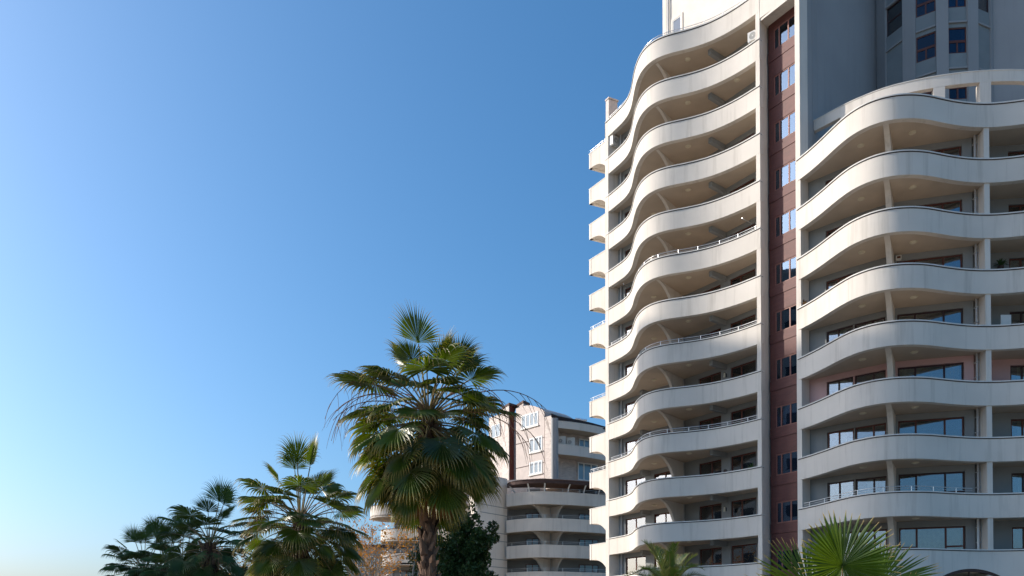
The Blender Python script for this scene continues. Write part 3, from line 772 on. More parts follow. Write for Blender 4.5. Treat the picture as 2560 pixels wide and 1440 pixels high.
# red brick chimney pier with cap, second cap
pz = at(1272, 1010, 98).z
f0, f1, f2 = xy(1257, 100.4, 26), xy(1273, 98.6, 26), xy(1285, 99.3, 26)
mb = MB(); mb.prism([f0, f1, f2, (f2[0] - .4, 103)], zb, pz); mb.uv = {}
part(mb.build('chimney', M['red_fine'], house), 'red chimney pier')
mb = MB(); mb.obox(f0, (f1[0] - .003, f1[1] - .003), .1, zb, pz - .01, .05); mb.build('chimney_face', M['cream_tile'], house)
mb = MB(); cx, cy = (f0[0] + f2[0]) / 2, 100; mb.prism([(f0[0] - .15, f0[1]), (f1[0], f1[1] - .25), (f2[0] + .3, f2[1]), (f2[0], 103)], pz + .002, pz + .28); mb.build('chimney_cap', M['canopy'], house)
g0, g1, g2 = xy(1290, 99.6, 26), xy(1308, 97.6, 26), xy(1322, 98.6, 26)
pz2 = at(1305, 1010, 98).z
mb = MB(); mb.prism([g0, g1, g2, (g2[0] - .6, 102)], pz2 - 1.2, pz2); mb.build('roof_stack', M['cream_tile'], house)
mb = MB(); mb.prism([(g0[0] - .1, g0[1]), (g1[0], g1[1] - .2), (g2[0] + .15, g2[1]), (g2[0] - .5, 102)], pz2 + .002, pz2 + .3); mb.build('stack_cap', M['canopy'], house)
mb = MB(); h0, h1 = xy(1222, 104, 24), xy(1258, 101.5, 24); mb.obox(h0, h1, 3, zb, at(1248, 1040, 103).z); mb.build('upper_wall', M['cream_tile'], house)
window(house, *[tuple(Vector(h0).lerp(Vector(h1), f) + Vector((-.06, -.1))) for f in (.2, .8)], at(1245, 1090, 102).z, at(1245, 1058, 102).z, [(1, []), (1, [])], fm='frame_white', gm='glass_far', rec=.02)
# right hand upper balconies, receding
r0, r1 = xy(1393, 93.2, 22), xy(1530, 97.5, 22)
mb = MB(); mb.obox((r0[0], r0[1] + 2.2), (r1[0], r1[1] + 2.2), .2, zb, at(1400, 1046, 95).z); mb.build('wall', M['cream_tile'], house)
RC = resample([r0, xy(1420, 93.7, 22), xy(1450, 94.4, 22), xy(1490, 95.7, 22), r1], .4)
for (pt, pb_) in ((1052, 1069), (1110, 1135)):
    z1 = at(1394, pt, 93.2).z; z0 = at(1394, pb_, 93.2).z
    mb = MB(); band(mb, RC, .2, z0, z1); b = mb.build('balcony', M['stucco'], house)
    s = MB(); s.prism([tuple(p) for p in offset(RC, .18)] + [(r1[0] + 1, r1[1] + 2.6), (r0[0] + .5, r0[1] + 2.4)], z0 + .05, z0 + .2); s.build('slab', M['soffit'], b)
    c = MB(); band(c, RC, .26, z1, z1 + .05, .03); c.build('coping', M['coping'], b)
zw = at(1400, 1050, 95).z
for (pa, pb_, ya, yb, cols) in ((1447, 1474, 1096, 1130, [(1, []), (1, [])]), (1444, 1494, 1155, 1200, [(1, []), (1.3, []), (1.1, [])])):
    a = Vector(r0) + Vector((0, 2.1)); bq = Vector(r1) + Vector((0, 2.1)); dd = (bq - a).normalized(); sa = on_line(pa, tuple(a), tuple(bq), 20); sb = on_line(pb_, tuple(a), tuple(bq), 20)
    Yp = (a + dd * sa).y
    window(house, tuple(a + dd * sa), tuple(a + dd * sb), at(pa, yb, Yp).z, at(pa, ya, Yp).z, cols, fm='frame_white', gm='glass_far', rec=-.05, bar=.14)
# curved dark roof
mb = MB(); rp = [(1378, 1034, 93.0), (1395, 1040, 93.2), (1420, 1045, 93.7), (1450, 1050, 94.6), (1480, 1057, 95.6), (1512, 1066, 96.6), (1545, 1077, 98)]
T_ = [at(*p) for p in rp]; B_ = [v - Vector((0, 0, .38)) for v in T_]; K_ = [v + Vector((.8, 4, .9)) for v in T_]; n = len(T_)
mb.add(T_ + B_ + K_, [(k, k + 1, n + k + 1, n + k) for k in range(n - 1)] + [(k, 2*n + k, 2*n + k + 1, k + 1) for k in range(n - 1)])
mb.build('roof', M['roof'], house)
mb = MB(); T2 = [v - Vector((-.3, -1.2, .385)) for v in T_]; B2 = [Vector((v.x, v.y, zw - .6)) for v in T2]
mb.add(T2 + B2, [(k, k + 1, n + k + 1, n + k) for k in range(n - 1)]); mb.build('wall', M['wall'], house)
for j, (px, py) in enumerate(((1445, 1047.5), (1460, 1050))):
    v = at(px, py, 94.9); mb = MB(); mb.add([v + Vector(t) for t in ((-.35, 0, .05), (.35, 0, .0), (.5, .9, .35), (-.2, .9, .4))], [(0, 1, 2, 3)]); mb.add([v + Vector(t) for t in ((-.35, 0, -.1), (.35, 0, -.15), (.35, 0, .0), (-.35, 0, .05))], [(0, 1, 2, 3)])
    mb.build('skylight', M['steel'], house)

# ============================================================ ROUND BALCONY HOUSE (left behind the palms)
rh = thing('apartment_house', 'pale house with a rounded balcony end seen behind the bare tree', 'apartment building', (-14, 100, 0))
def stad(x0, x1, y, r, n=18):
    c = [(x1, y - r)]
    for k in range(n + 1):
        a = -math.pi / 2 - math.pi * k / n; c.append((x0 + r * math.cos(a), y + r * math.sin(a)))
    return c[::-1]
for j in range(4):
    z = at(990, 1262, 97).z - 2.95 * j; r = 2.6 if j == 0 else 2.8
    x0 = at(925, 1262, 99).x + r - (0 if j == 0 else -1.3) ; 
    c = [Vector(p) for p in stad(x0, x0 + 14, 99.5, r)]
    c = [Vector((x0 + 3, 99.5 + r))] + c
    mb = MB(); band(mb, c, .22, z - 1.45, z); b = mb.build('balcony', M['stucco'], rh); part(b, 'rounded balcony, %s from the top' % ORD[j])
    s = MB(); s.prism([tuple(p) for p in c] + [(x0 + 14, 104), (x0 + 3, 104)], z - 1.38, z - 1.18); s.build('slab', M['soffit'], b)
    cc = MB(); band(cc, c, .28, z, z + .05, .03); cc.build('coping', M['canopy'], b)
    railing(b, offset(c, .1), z + .05, 1.8, .35)
zt = at(990, 1262, 97).z
mb = MB(); mb.box(at(985, 1262, 100).x, at(1196, 1262, 100).x, 100.4, 108, 0, zt - 1.4); mb.build('wall', M['wall'], rh)
mb = MB(); mb.box(at(1010, 1262, 100).x, at(1196, 1262, 100).x, 101, 108, zt - 1.4, zt + 2.6); mb.build('wall', M['stucco'], rh)
mb = MB(); mb.box(at(870, 1385, 104).x, at(985, 1385, 104).x, 103, 110, 0, at(930, 1370, 103).z); mb.build('wall', M['wall'], rh)
mb = MB(); mb.box(at(866, 1385, 104).x, at(990, 1385, 104).x, 102.7, 110, at(930, 1370, 103).z, at(930, 1362, 103).z); mb.build('roof', M['roof'], rh)
for px in (893, 925, 957):
    a = at(px, 1400, 102.9); window(rh, (a.x, 102.95), (a.x + 1.1, 102.95), at(px, 1420, 103).z, at(px, 1390, 103).z, [(1, []), (1, [])], fm='frame_white', gm='glass_far', rec=-.03, bar=.1)
for j in range(1, 4):
    for px in (1000, 1030, 1060):
        a = at(px, 1400, 100.3); window(rh, (a.x, 100.35), (a.x + 1.6, 100.35), zt - 2.95 * j - 1.1, zt - 2.95 * j + 1.1, [(1, []), (1, [])], fm='frame', gm='glass_far', rec=-.03, bar=.1)

# ============================================================ AIR CONDITIONERS, PLANTS AND OTHER SMALL THINGS
def ac(loc, rz, label, w=.85, h=.62, dp=.34, group='air conditioner units'):
    t = thing('ac_unit', label, 'air conditioner', loc, group, rz)
    def bl(mb, name, m):
        me = mb.mesh(name, m); o = bpy.data.objects.new(name, me); COL.objects.link(o); o.parent = t; return o
    mb = MB(); mb.box(-w/2, w/2, -dp/2, dp/2, 0, h); mb.box(-w/2 + .05, -w/2 + .12, -dp/2, dp/2, -.05, -.001); mb.box(w/2 - .12, w/2 - .05, -dp/2, dp/2, -.05, -.001); bl(mb, 'casing', M['ac'])
    mb = MB(); c = (-w * .12, h / 2); n = 20
    for r0, r1 in ((.0, .05), (.10, .12), (.16, .18), (.21, .235)):
        vs = [(c[0] + r * math.cos(2*math.pi*k/n), -dp/2 - .012, c[1] + r * math.sin(2*math.pi*k/n)) for r in (r0, r1) for k in range(n)]
        mb.add(vs, [(k, (k+1)%n, n+(k+1)%n, n+k) for k in range(n)])
    for k in range(8):
        a = math.pi * k / 8; u = Vector((math.cos(a), 0, math.sin(a))) * .235; v = Vector((-math.sin(a), 0, math.cos(a))) * .006; o = Vector((c[0], -dp/2 - .010, c[1])); mb.add([o + u + v, o + u - v, o - u - v, o - u + v], [(0, 1, 2, 3)])
    bl(mb, 'grille', M['ac'])
    mb = MB(); vs = [(c[0], -dp/2 - .004, c[1])] + [(c[0] + .24 * math.cos(2*math.pi*k/n), -dp/2 - .004, c[1] + .24 * math.sin(2*math.pi*k/n)) for k in range(n)]
    mb.add(vs, [(0, 1 + k, 1 + (k + 1) % n) for k in range(n)]); bl(mb, 'fan_opening', M['ac_dark'])
    mb = MB()
    for sx in (-.3, .3): mb.box(sx - .02, sx + .02, -dp/2 - .02, dp/2 + .16, -.09, -.052); mb.box(sx - .02, sx + .02, dp/2 + .12, dp/2 + .16, -.4, -.0905)
    bl(mb, 'bracket', M['steel'])
    mb = MB(); mb.tube([(w/2 - .1, .05, -.0), (w/2 - .02, .1, -.15), (w/2 - .15, .17, -.3), (w/2 - .05, .2, -.5)], .02, 5); bl(mb, 'hose', M['ac'])
    return t
v = at(1538, 357, 62.4); ac((v.x, v.y + .1, v.z - .3), R(38), 'beige air conditioner hanging in the topmost loggia at the left end', 1.0, .75, .5)
v = at(1889, 90, 50.4); ac((v.x - .03, v.y, v.z - .32), R(-38), 'white air conditioner high in the top loggia beside the red strip', .85, .6, .35)
v = at(1404, 1103, 94.6); ac((v.x, v.y, v.z - .55), R(-8), 'left one of two white air conditioners on the house behind', .95, 1.1, .4)
v = at(1427, 1106, 95.2); ac((v.x, v.y, v.z - .55), R(-8), 'right one of two white air conditioners on the house behind', .95, 1.1, .4)
for (px, py, Y, lab) in ((2247, 643, 44.1, 'small square vent box above the right bay window, left corner of the third loggia'), (2450, 618, 43.25, 'small square vent box above the right bay window near the drainpipe')):
    v = at(px, py, Y); t = thing('wall_box', lab, 'wall box', (v.x, v.y, v.z), None, R(-20))
    for nm, m_, bx in (('casing', 'ac', (-.14, .14, 0, .22, -.11, .11)), ('opening', 'frame', (-.09, .09, -.006, -.001, -.06, .06))):
        mb = MB(); mb.box(*bx); me = mb.mesh(nm, M[m_]); o = bpy.data.objects.new(nm, me); COL.objects.link(o); o.parent = t
for (px, py, Y, lab) in ((1813, 938, 53.6, 'small wall lantern between the two right windows, half way up the left wing'), (1813, 1273, 53.4, 'small wall lantern between the two right windows, third loggia from the bottom')):
    v = at(px, py, Y); t = thing('wall_lantern', lab, 'wall lamp', tuple(v), 'wall lanterns', R(-50))
    for nm, m_, fn_ in (('backplate', 'ac_dark', lambda b: b.box(-.05, .05, 0, .12, -.12, .12)), ('lamp_shade', 'lamp', lambda b: b.tube([(0, -.08, -.16), (0, -.08, .14)], .075, 10, .05)), ('lamp_cap', 'ac_dark', lambda b: b.tube([(0, -.08, .14), (0, -.08, .2)], .09, 10, .02))):
        mb = MB(); fn_(mb); me = mb.mesh(nm, M[m_]); o = bpy.data.objects.new(nm, me); COL.objects.link(o); o.parent = t
v = at(1814, 1178, 53.3); t = thing('wall_clock', 'small round dark clock or dish on the pier, fourth loggia up on the left wing', 'wall ornament', tuple(v), None, R(-50))
for nm, m_, a, b_ in (('rim', 'ac_dark', .15, .06), ('dial', 'canopy', .10, .075)):
    mb = MB(); mb.tube([(0, 0, 0), (0, -b_, 0)], a, 14); me = mb.mesh(nm, M[m_]); o = bpy.data.objects.new(nm, me); COL.objects.link(o); o.parent = t
def spiky(loc, label, n=16, L=.7, m='plant'):
    t = thing('potted_plant', label, 'potted plant', loc)
    mb = MB(); mb.tube([(0, 0, -.45), (0, 0, -.1)], .13, 10, .17); me = mb.mesh('pot', M['canopy']); o = bpy.data.objects.new('pot', me); COL.objects.link(o); o.parent = t
    mb = MB(); rn = random.Random(5)
    for k in range(n):
        a = rn.uniform(0, 6.28); e = rn.uniform(.3, 1.4); u = Vector((math.cos(a) * math.cos(e), math.sin(a) * math.cos(e), math.sin(e))); s = u.cross(Vector((0, 0, 1))).normalized() * .03
        p0 = Vector((0, 0, -.1)); p1 = p0 + u * L * .55; p2 = p0 + u * L - Vector((0, 0, .12)); mb.add([p0 + s, p0 - s, p1 + s, p1 - s, p2], [(0, 1, 3, 2), (2, 3, 4)])
    me = mb.mesh('leaves', M[m]); o = bpy.data.objects.new('leaves', me); COL.objects.link(o); o.parent = t
v = at(1882, 1172, 50.9); spiky((v.x, v.y + .2, v.z), 'spiky dark potted plant behind the parapet at the right end of the left wing')
v = at(2510, 655, 43.6); spiky((v.x, v.y + .3, v.z), 'bushy dark potted plant in the loggia right of the pillar', 34, .55)
v = at(2013, 753, 47.2); spiky((v.x, v.y + .35, v.z - .05), 'dry twiggy potted plant behind the parapet at the left end of the right wing', 40, .5, 'dead')
def rod(a, b, lab):
    mb = MB(); mb.tube([a, b], .022, 6); mb.tube([tuple(Vector(a) + Vector((0, 0, .07))), tuple(a)], .04, 6); o = mb.build('awning_rod', M['steel']); tag(o, lab, 'rod')
a = at(1856, 547, 50.3); b = at(1880, 559, 51.2); rod(tuple(a), tuple(b), 'thin metal rod sticking out over the balcony with the green blind')
a = at(1559, 711, 61.2); b = at(1578, 719, 62.3); rod(tuple(a), tuple(b), 'thin metal rod sticking out of a left end loggia half way up')
v0 = at(1875, 1330, 51); 
mb = MB(); v = at(2518, 798, 43.0); mb.box(v.x - .28, v.x + .28, v.y + .1, v.y + .14, v.z - .5, v.z + .28); tag(mb.build('screen', M['ac']), 'white privacy screen standing behind the parapet right of the pillar', 'screen')
mb = MB(); v = at(2445, 1340, 43.2); mb.tube([(v.x, v.y, Z(11) - 1), (v.x, v.y, v.z + .95)], .06, 8); tag(mb.build('white_post', M['frame_white']), 'white post standing in the lowest right loggia beside the drainpipe', 'post')

# ============================================================ PALMS
UP = Vector((0, 0, 1))
def fan_frond(pitch, rn, pet=1.15, Rf=.95, nseg=40, spread=150, droop=1.0, stiff=False, cup=.25, green='leaf'):
    """petiole + palmate blade; the frond leaves the heart towards +X"""
    mb = MB(); tip = []
    d = Vector((math.cos(pitch), 0, math.sin(pitch))); p = Vector((0.0, 0, 0)); path = [p.copy()]
    for k in range(7):
        d = (d + Vector((0, 0, -1)) * .045 * (0 if stiff else 1) * (1 + k * .25)).normalized(); p = p + d * pet / 7; path.append(p.copy())
    mb.tube(path, .026, 5, .014, cap=False); tip += [-1.0] * len(mb.v)
    f = d.normalized(); s = Vector((0, 1, 0)); nrm = s.cross(f) * -1
    if nrm.z < 0: nrm = -nrm
    hub = p
    steps = 9
    for i in range(nseg):
        a = R(-spread + 2 * spread * (i + .5) / nseg) + rn.uniform(-.015, .015)
        Lg = Rf * (1 - .20 * (abs(a) / R(spread)) ** 2) * rn.uniform(.92, 1.06)
        dv = (f * math.cos(a) + s * math.sin(a) + nrm * cup * (1 - math.cos(a)) * .5).normalized()
        # costapalmate: segments start further out along the rib near the middle
        q = hub + f * .10 * Rf * max(0, math.cos(a)); w0 = 2 * math.sin(R(spread) / nseg) * 1.06
        lat = (s * math.cos(a) - f * math.sin(a)).normalized(); nn_ = dv.cross(lat).normalized()
        if nn_.dot(nrm) < 0: nn_ = -nn_
        sgn = 1; pts = []; bd = rn.uniform(.75, 1.35)
        for j in range(steps + 1):
            t = j / steps; hw = w0 * Lg * t / 2 if t < .55 else w0 * Lg * .275 * max(0, 1 - (t - .55) / .45) ** 1.3
            hw = max(hw, .0012) if j else .004
            pts.append((q.copy(), lat * hw, nn_ * hw * .55, t))
            if not stiff: dv = (dv + Vector((0, 0, -1)) * droop * bd * (.02 + 1.35 * max(0, t - .5) ** 1.3)).normalized()
            else: dv = (dv + Vector((0, 0, -1)) * .02 * t).normalized()
            lat = (lat - dv * lat.dot(dv)).normalized(); nn_ = dv.cross(lat).normalized()
            if nn_.dot(nrm) < 0 and j < 3: nn_ = -nn_
            q = q + dv * Lg / steps
        vs = []
        for (c, l, h, t) in pts: vs += [c - l - h, c + h, c + l - h]; tip += [t * rn.uniform(.9, 1.05)] * 3
        mb.add(vs, [(3*j, 3*j+1, 3*j+4, 3*j+3) for j in range(steps)] + [(3*j+1, 3*j+2, 3*j+5, 3*j+4) for j in range(steps)], False)
    mb.tip = tip; mb.mi = [0 if fi < 30 else 0 for fi in range(len(mb.f))]
    return mb
def set_stem(me, nstem):
    for i in range(nstem): me.polygons[i].material_index = 1
FR = {}
rf = random.Random(11)
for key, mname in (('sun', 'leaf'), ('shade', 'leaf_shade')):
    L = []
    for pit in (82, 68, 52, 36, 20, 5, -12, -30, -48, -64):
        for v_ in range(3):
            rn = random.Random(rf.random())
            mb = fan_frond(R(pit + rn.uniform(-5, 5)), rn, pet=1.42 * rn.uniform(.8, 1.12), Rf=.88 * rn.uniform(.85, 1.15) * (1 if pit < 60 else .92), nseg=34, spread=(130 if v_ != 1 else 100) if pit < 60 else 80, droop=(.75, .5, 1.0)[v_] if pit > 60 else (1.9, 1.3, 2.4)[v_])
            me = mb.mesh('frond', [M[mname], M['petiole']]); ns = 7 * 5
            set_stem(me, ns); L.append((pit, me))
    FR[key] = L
DEADM = []
for v_ in range(4):
    rn = random.Random(50 + v_); mb = fan_frond(R(-74 + 5 * v_), rn, pet=1.1, Rf=.85, nseg=26, spread=100, droop=2.4, cup=-.5)
    me = mb.mesh('dead_frond', [M['dead'], M['petiole']]); set_stem(me, 35); DEADM.append(me)
def child(name, me, t, loc=(0, 0, 0), rot=(0, 0, 0), sc=1.0):
    o = bpy.data.objects.new(name, me); COL.objects.link(o); o.parent = t; o.location = loc; o.rotation_euler = rot
    o.scale = (sc,) * 3 if not isinstance(sc, tuple) else sc; return o
BOOT = []
for v_ in range(3):
    mb = MB(); rn = random.Random(v_)
    w = .09; mb.add([(0, -w, 0), (0, w, 0), (.05, w * .8, .02), (.05, -w * .8, .02), (.02, -w * .9, .22), (.02, w * .9, .22), (.13, w * .3, .30 + v_ * .04), (.13, -w * .3, .30 + v_ * .04), (.10, 0, .12)],
        [(0, 3, 2, 1), (3, 8, 2), (0, 4, 7), (0, 7, 3), (1, 6, 5), (1, 2, 6), (3, 7, 8), (2, 8, 6), (8, 7, 6), (4, 5, 6, 7)])
    BOOT.append(mb.mesh('leaf_base', M['boot']))
def fan_palm(name_lab, x, y, hz, scale, kind, n, seed, trunk_r=.27, lower=True, stalks=0, group='fan palms in a row', dead=14, top_upright=3, long_stalks=()):
    rn = random.Random(seed); t = thing('palm_tree', name_lab, 'palm tree', (x, y, 0), group)
    # trunk
    mb = MB(); pr = []; m = 16; rows = 30
    for r in range(rows + 1):
        z = hz * r / rows; rr = trunk_r * (1.15 - .12 * r / rows) * (1.25 if r == 0 else 1) * (1 + .04 * math.sin(r * 2.1))
        if z > hz - .9: rr *= 1 + .1 * (z - hz + .9)
        for k in range(m):
            a = 2 * math.pi * k / m; q = rr * (1 + .07 * noise.noise(Vector((math.cos(a) * 2, math.sin(a) * 2, z * 2.2)) + Vector((seed, 0, 0)))); pr.append((q * math.cos(a), q * math.sin(a), z))
    mb.add(pr, [(r*m+k, r*m+(k+1)%m, (r+1)*m+(k+1)%m, (r+1)*m+k) for r in range(rows) for k in range(m)], True)
    child('trunk', mb.mesh('trunk', M['bark']), t)
    z = max(.3, hz - 5.0); k = 0
    while z < hz - .3:
        a = k * 2.399 + rn.uniform(-.5, .5); rr = trunk_r * .98 * (1 + .1 * (z > hz - 1))
        child('leaf_base', BOOT[k % 3], t, (rr * math.cos(a), rr * math.sin(a), z), (rn.uniform(-.35, .35), rn.uniform(-.3, .3), a + rn.uniform(-.5, .5)), rn.uniform(.6, 1.3) * scale ** .3)
        k += 1; z += .046
    L = FR[kind]
    for k in range(n):
        u = (k + .5) / n; az = k * 2.399963 + rn.uniform(-.25, .25)
        pit = 84 - (84 + 66) * (u ** .74)
        if k < top_upright: pit = (84, 82, 82, 72, 70, 64, 60)[k % 7]
        c = sorted(L, key=lambda q: abs(q[0] - pit) + rn.uniform(0, 12))[0]
        o = child('frond', c[1], t, (.06 * math.cos(az), .06 * math.sin(az), hz - .45 * u * 1.8), (rn.uniform(-.3, .3), rn.uniform(-.16, .16), az), scale * rn.uniform(.9, 1.1) * ((1.22, 1.12, 1.08, 1.1)[k] if k < 4 else 1))
    for k in range(dead):
        az = k * 2.399963 + 1; child('dead_frond', DEADM[k % 4], t, (.1 * math.cos(az), .1 * math.sin(az), hz - .9 - .6 * rn.random()), (0, rn.uniform(-.15, .2), az), scale * rn.uniform(.55, .85))
    for k in range(stalks):
        az = rn.uniform(0, 6.28); mb = MB(); d = Vector((math.cos(az), math.sin(az), rn.uniform(.35, 1.1))).normalized(); p = Vector((0, 0, hz)); path = [p.copy()]; st = rn.uniform(2.0, 3.0) * scale
        for j in range(14):
            d = (d + Vector((0, 0, -.025 - .028 * j))).normalized(); p = p + d * st / 12; path.append(p.copy())
        mb.tube(path, .016, 5, .006)
        for j in (5, 7, 8, 9, 10, 11, 12):
            q = path[j]; dd = Vector((rn.uniform(-.6, .6), rn.uniform(-.6, .6), -.4)).normalized(); pp = [q.copy()]
            for e in range(6): dd = (dd + Vector((0, 0, -.45))).normalized(); q = q + dd * .13; pp.append(q.copy())
            mb.tube(pp, .006, 4, .003, cap=False)
        child('flower_stalk', mb.mesh('flower_stalk', M['stalk']), t)
    for az, e, st in long_stalks:
        mb = MB(); d = Vector((math.cos(az) * math.cos(e), math.sin(az) * math.cos(e), math.sin(e))); p = Vector((0, 0, hz - .1)); path = [p.copy()]
        for j in range(16):
            d = (d + Vector((0, 0, -.012 - .010 * j))).normalized(); p = p + d * st / 15; path.append(p.copy())
        mb.tube(path, .022, 5, .008)
        for j in (8, 10, 12, 13, 14, 15):
            q = path[j]; dd = (d + Vector((rn.uniform(-.3, .3), rn.uniform(-.3, .3), rn.uniform(-.6, .5)))).normalized(); pp = [q.copy()]
            for e_ in range(7): dd = (dd + Vector((0, 0, -.16))).normalized(); q = q + dd * .14; pp.append(q.copy())
            mb.tube(pp, .009, 4, .003, cap=False)
        child('flower_stalk', mb.mesh('flower_stalk', M['stalk']), t)
    return t
def palm_at(px, py, Y): v = at(px, py, Y); return v.x, v.y, v.z
x, y, z = palm_at(1072, 1030, 22.5); fan_palm('tallest fan palm, sunlit, with a thick shaggy trunk in front of the house', x, y, z, 1.13, 'sun', 98, 3, .17, stalks=12, dead=16, top_upright=7, long_stalks=((-.15, .5, 3.4), (.1, .25, 3.3), (-.3, .1, 3.2), (2.9, .6, 2.9), (3.3, .4, 2.7)))
x, y, z = palm_at(750, 1297, 28.5); fan_palm('sunlit fan palm left of the tallest palm', x, y, z, 1.08, 'sun', 84, 8, .19, stalks=6, dead=16, top_upright=5)
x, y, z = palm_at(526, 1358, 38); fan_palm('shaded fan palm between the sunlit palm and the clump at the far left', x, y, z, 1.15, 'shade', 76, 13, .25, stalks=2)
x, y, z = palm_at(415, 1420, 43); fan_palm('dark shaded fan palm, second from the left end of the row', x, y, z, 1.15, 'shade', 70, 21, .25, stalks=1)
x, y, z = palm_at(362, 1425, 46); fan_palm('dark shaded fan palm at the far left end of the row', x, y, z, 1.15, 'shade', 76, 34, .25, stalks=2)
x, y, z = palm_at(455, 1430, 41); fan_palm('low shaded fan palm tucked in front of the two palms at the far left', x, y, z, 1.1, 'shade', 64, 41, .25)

# windmill palm close to the camera, stiff fans
wp = thing('palm_tree', 'near stiff-leaved fan palm at the bottom right with pale leaf tips', 'palm tree', (at(2108, 1560, 13).x, 13, 0))
WX = at(2108, 1560, 13).x; WZ = at(2108, 1560, 13).z
mb = MB(); mb.tube([(0, 0, 0), (0.03, 0, WZ * .5), (0, 0, WZ + .1)], .13, 12, .10); child('trunk', mb.mesh('trunk', M['bark']), wp)
def stiff_fan(hub, face, up, Rf, nseg, spread, seed, fold=.0, back=.15):
    """a flat fan leaf: hub point, facing direction of its upper side, and the direction its middle rib points"""
    rn = random.Random(seed); mb = MB(); tip = []
    hub = Vector(hub) - Vector((WX, 13, 0)); f = Vector(up).normalized(); nrm = Vector(face).normalized(); nrm = (nrm - f * nrm.dot(f)).normalized(); s = f.cross(nrm)
    base = Vector((0, 0, WZ)); c = [base.lerp(hub, t) + Vector((0, 0, .06 * math.sin(3.14 * t))) for t in [j / 6 for j in range(7)]]
    mb.tube(c, .016, 6, .010, cap=False); tip += [-1] * len(mb.v); ns = len(mb.f); steps = 8
    for i in range(nseg):
        a = R(-spread + 2 * spread * (i + .5) / nseg) + rn.uniform(-.012, .012); Lg = Rf * rn.uniform(.9, 1.08) * (1 - .18 * (abs(a) / R(spread)) ** 2)
        dv = (f * math.cos(a) + s * math.sin(a) + nrm * (fold * abs(math.sin(a)) + rn.uniform(-.03, .03))).normalized(); lat = dv.cross(nrm).normalized(); nn_ = lat.cross(dv)
        w0 = 2 * math.sin(R(spread) / nseg) * 1.10; q = hub.copy(); bend = rn.uniform(-.05, .14); sp = rn.uniform(.50, .62)
        vs = []
        for j in range(steps + 1):
            t = j / steps; hw = w0 * Lg * t / 2 if t < sp else w0 * Lg * sp / 2 * (1 - ((t - sp) / (1 - sp)) ** 1.6 * .97)
            hw = max(hw, .002); vs += [q - lat * hw - nn_ * hw * .45, q + nn_ * hw * .45, q + lat * hw - nn_ * hw * .45]; tip += [t] * 3
            dv = (dv - nrm * back * .10 * t + Vector((0, 0, -bend * .25 * t))).normalized(); q = q + dv * Lg / steps
        mb.add(vs, [(3*j, 3*j+1, 3*j+4, 3*j+3) for j in range(steps)] + [(3*j+1, 3*j+2, 3*j+5, 3*j+4) for j in range(steps)])
    mb.tip = tip; me = mb.mesh('frond', [M['leaf_stiff'], M['petiole']]); set_stem(me, ns); child('frond', me, wp)
def h(px, py, Y): return tuple(at(px, py, Y))
stiff_fan(h(2106, 1414, 12.6), (-.12, -1, .30), (.0, -.05, 1), .86, 54, 172, 1, .42)
stiff_fan(h(2022, 1470, 12.9), (.2, -.75, .5), (-.86, -.05, .50), .96, 36, 80, 2, .25)
stiff_fan(h(2195, 1462, 12.8), (-.25, -.6, .7), (.86, .05, .36), 1.0, 38, 80, 3, .25)
stiff_fan(h(2168, 1470, 13.2), (-.7, -.5, .3), (.30, .25, .90), .84, 26, 40, 4, .4)
stiff_fan(h(2060, 1500, 13.5), (.5, .3, .6), (-.55, .5, .7), .75, 30, 90, 5, .1)
stiff_fan(h(2245, 1520, 12.4), (.1, -.6, .8), (.8, -.4, .22), .85, 34, 90, 6, .2)
stiff_fan(h(1975, 1520, 12.4), (-.1, -.6, .8), (-.8, -.3, .25), .85, 34, 90, 7, .2)
stiff_fan(h(2110, 1480, 12.2), (.0, -.5, .9), (.1, -.9, .05), .7, 34, 100, 8, .2)

# date palm, feather leaves
DX, DY, DZ = at(1672, 1490, 24)
dp = thing('palm_tree', 'date palm with feathery arching fronds at the foot of the left wing', 'palm tree', (DX, DY, 0))
mb = MB(); mb.tube([(0, 0, 0), (0, 0, DZ)], .30, 14, .26); child('trunk', mb.mesh('trunk', M['bark']), dp)
def feather(seed, L=2.1, nl=46, bend=.11, e0=1.0):
    rn = random.Random(seed); mb = MB(); tip = []; d = Vector((math.cos(e0), 0, math.sin(e0))); p = Vector((0, 0, 0)); path = [p.copy()]; ds = [d.copy()]; n = 16
    for k in range(n): d = (d + Vector((0, 0, -1)) * bend * (.4 + 1.2 * k / n)).normalized(); p = p + d * L / n; path.append(p.copy()); ds.append(d.copy())
    mb.tube(path, .022, 5, .006, cap=False); tip += [-1] * len(mb.v); ns = len(mb.f)
    for k in range(nl):
        u = .12 + .87 * k / nl; i = min(n - 1, int(u * n)); fr = u * n - i; q0 = path[i].lerp(path[i + 1], fr); dd = ds[i]; s0 = Vector((0, 1, 0)); nr = s0.cross(dd) * -1
        if nr.z < 0 and dd.z > -.9: nr = -nr
        ll = .46 * (math.sin(math.pi * (.12 + .82 * u)) ** .6) * rn.uniform(.85, 1.1)
        for sg in (-1, 1):
            dv = (dd * (.55 + .5 * u) + s0 * sg * .85 + nr * rn.uniform(.15, .45)).normalized(); q = q0.copy(); vs = []
            la = dv.cross(nr).normalized()
            for j in range(5):
                t = j / 4; hw = .013 * (1 - t ** 2 * .95); vs += [q - la * hw, q + la * hw]; tip += [t] * 2
                dv = (dv + Vector((0, 0, -.16 * t))).normalized(); q = q + dv * ll / 4
            mb.add(vs, [(2*j, 2*j+1, 2*j+3, 2*j+2) for j in range(4)])
    mb.tip = tip; me = mb.mesh('frond', [M['leaf_date'], M['petiole']]); set_stem(me, ns); return me
FM = [feather(s, 2.0, 46, b, e) for s, b, e in ((1, .10, 1.35), (2, .13, 1.1), (3, .14, .85), (4, .15, .55), (5, .16, .2))]
rn = random.Random(77)
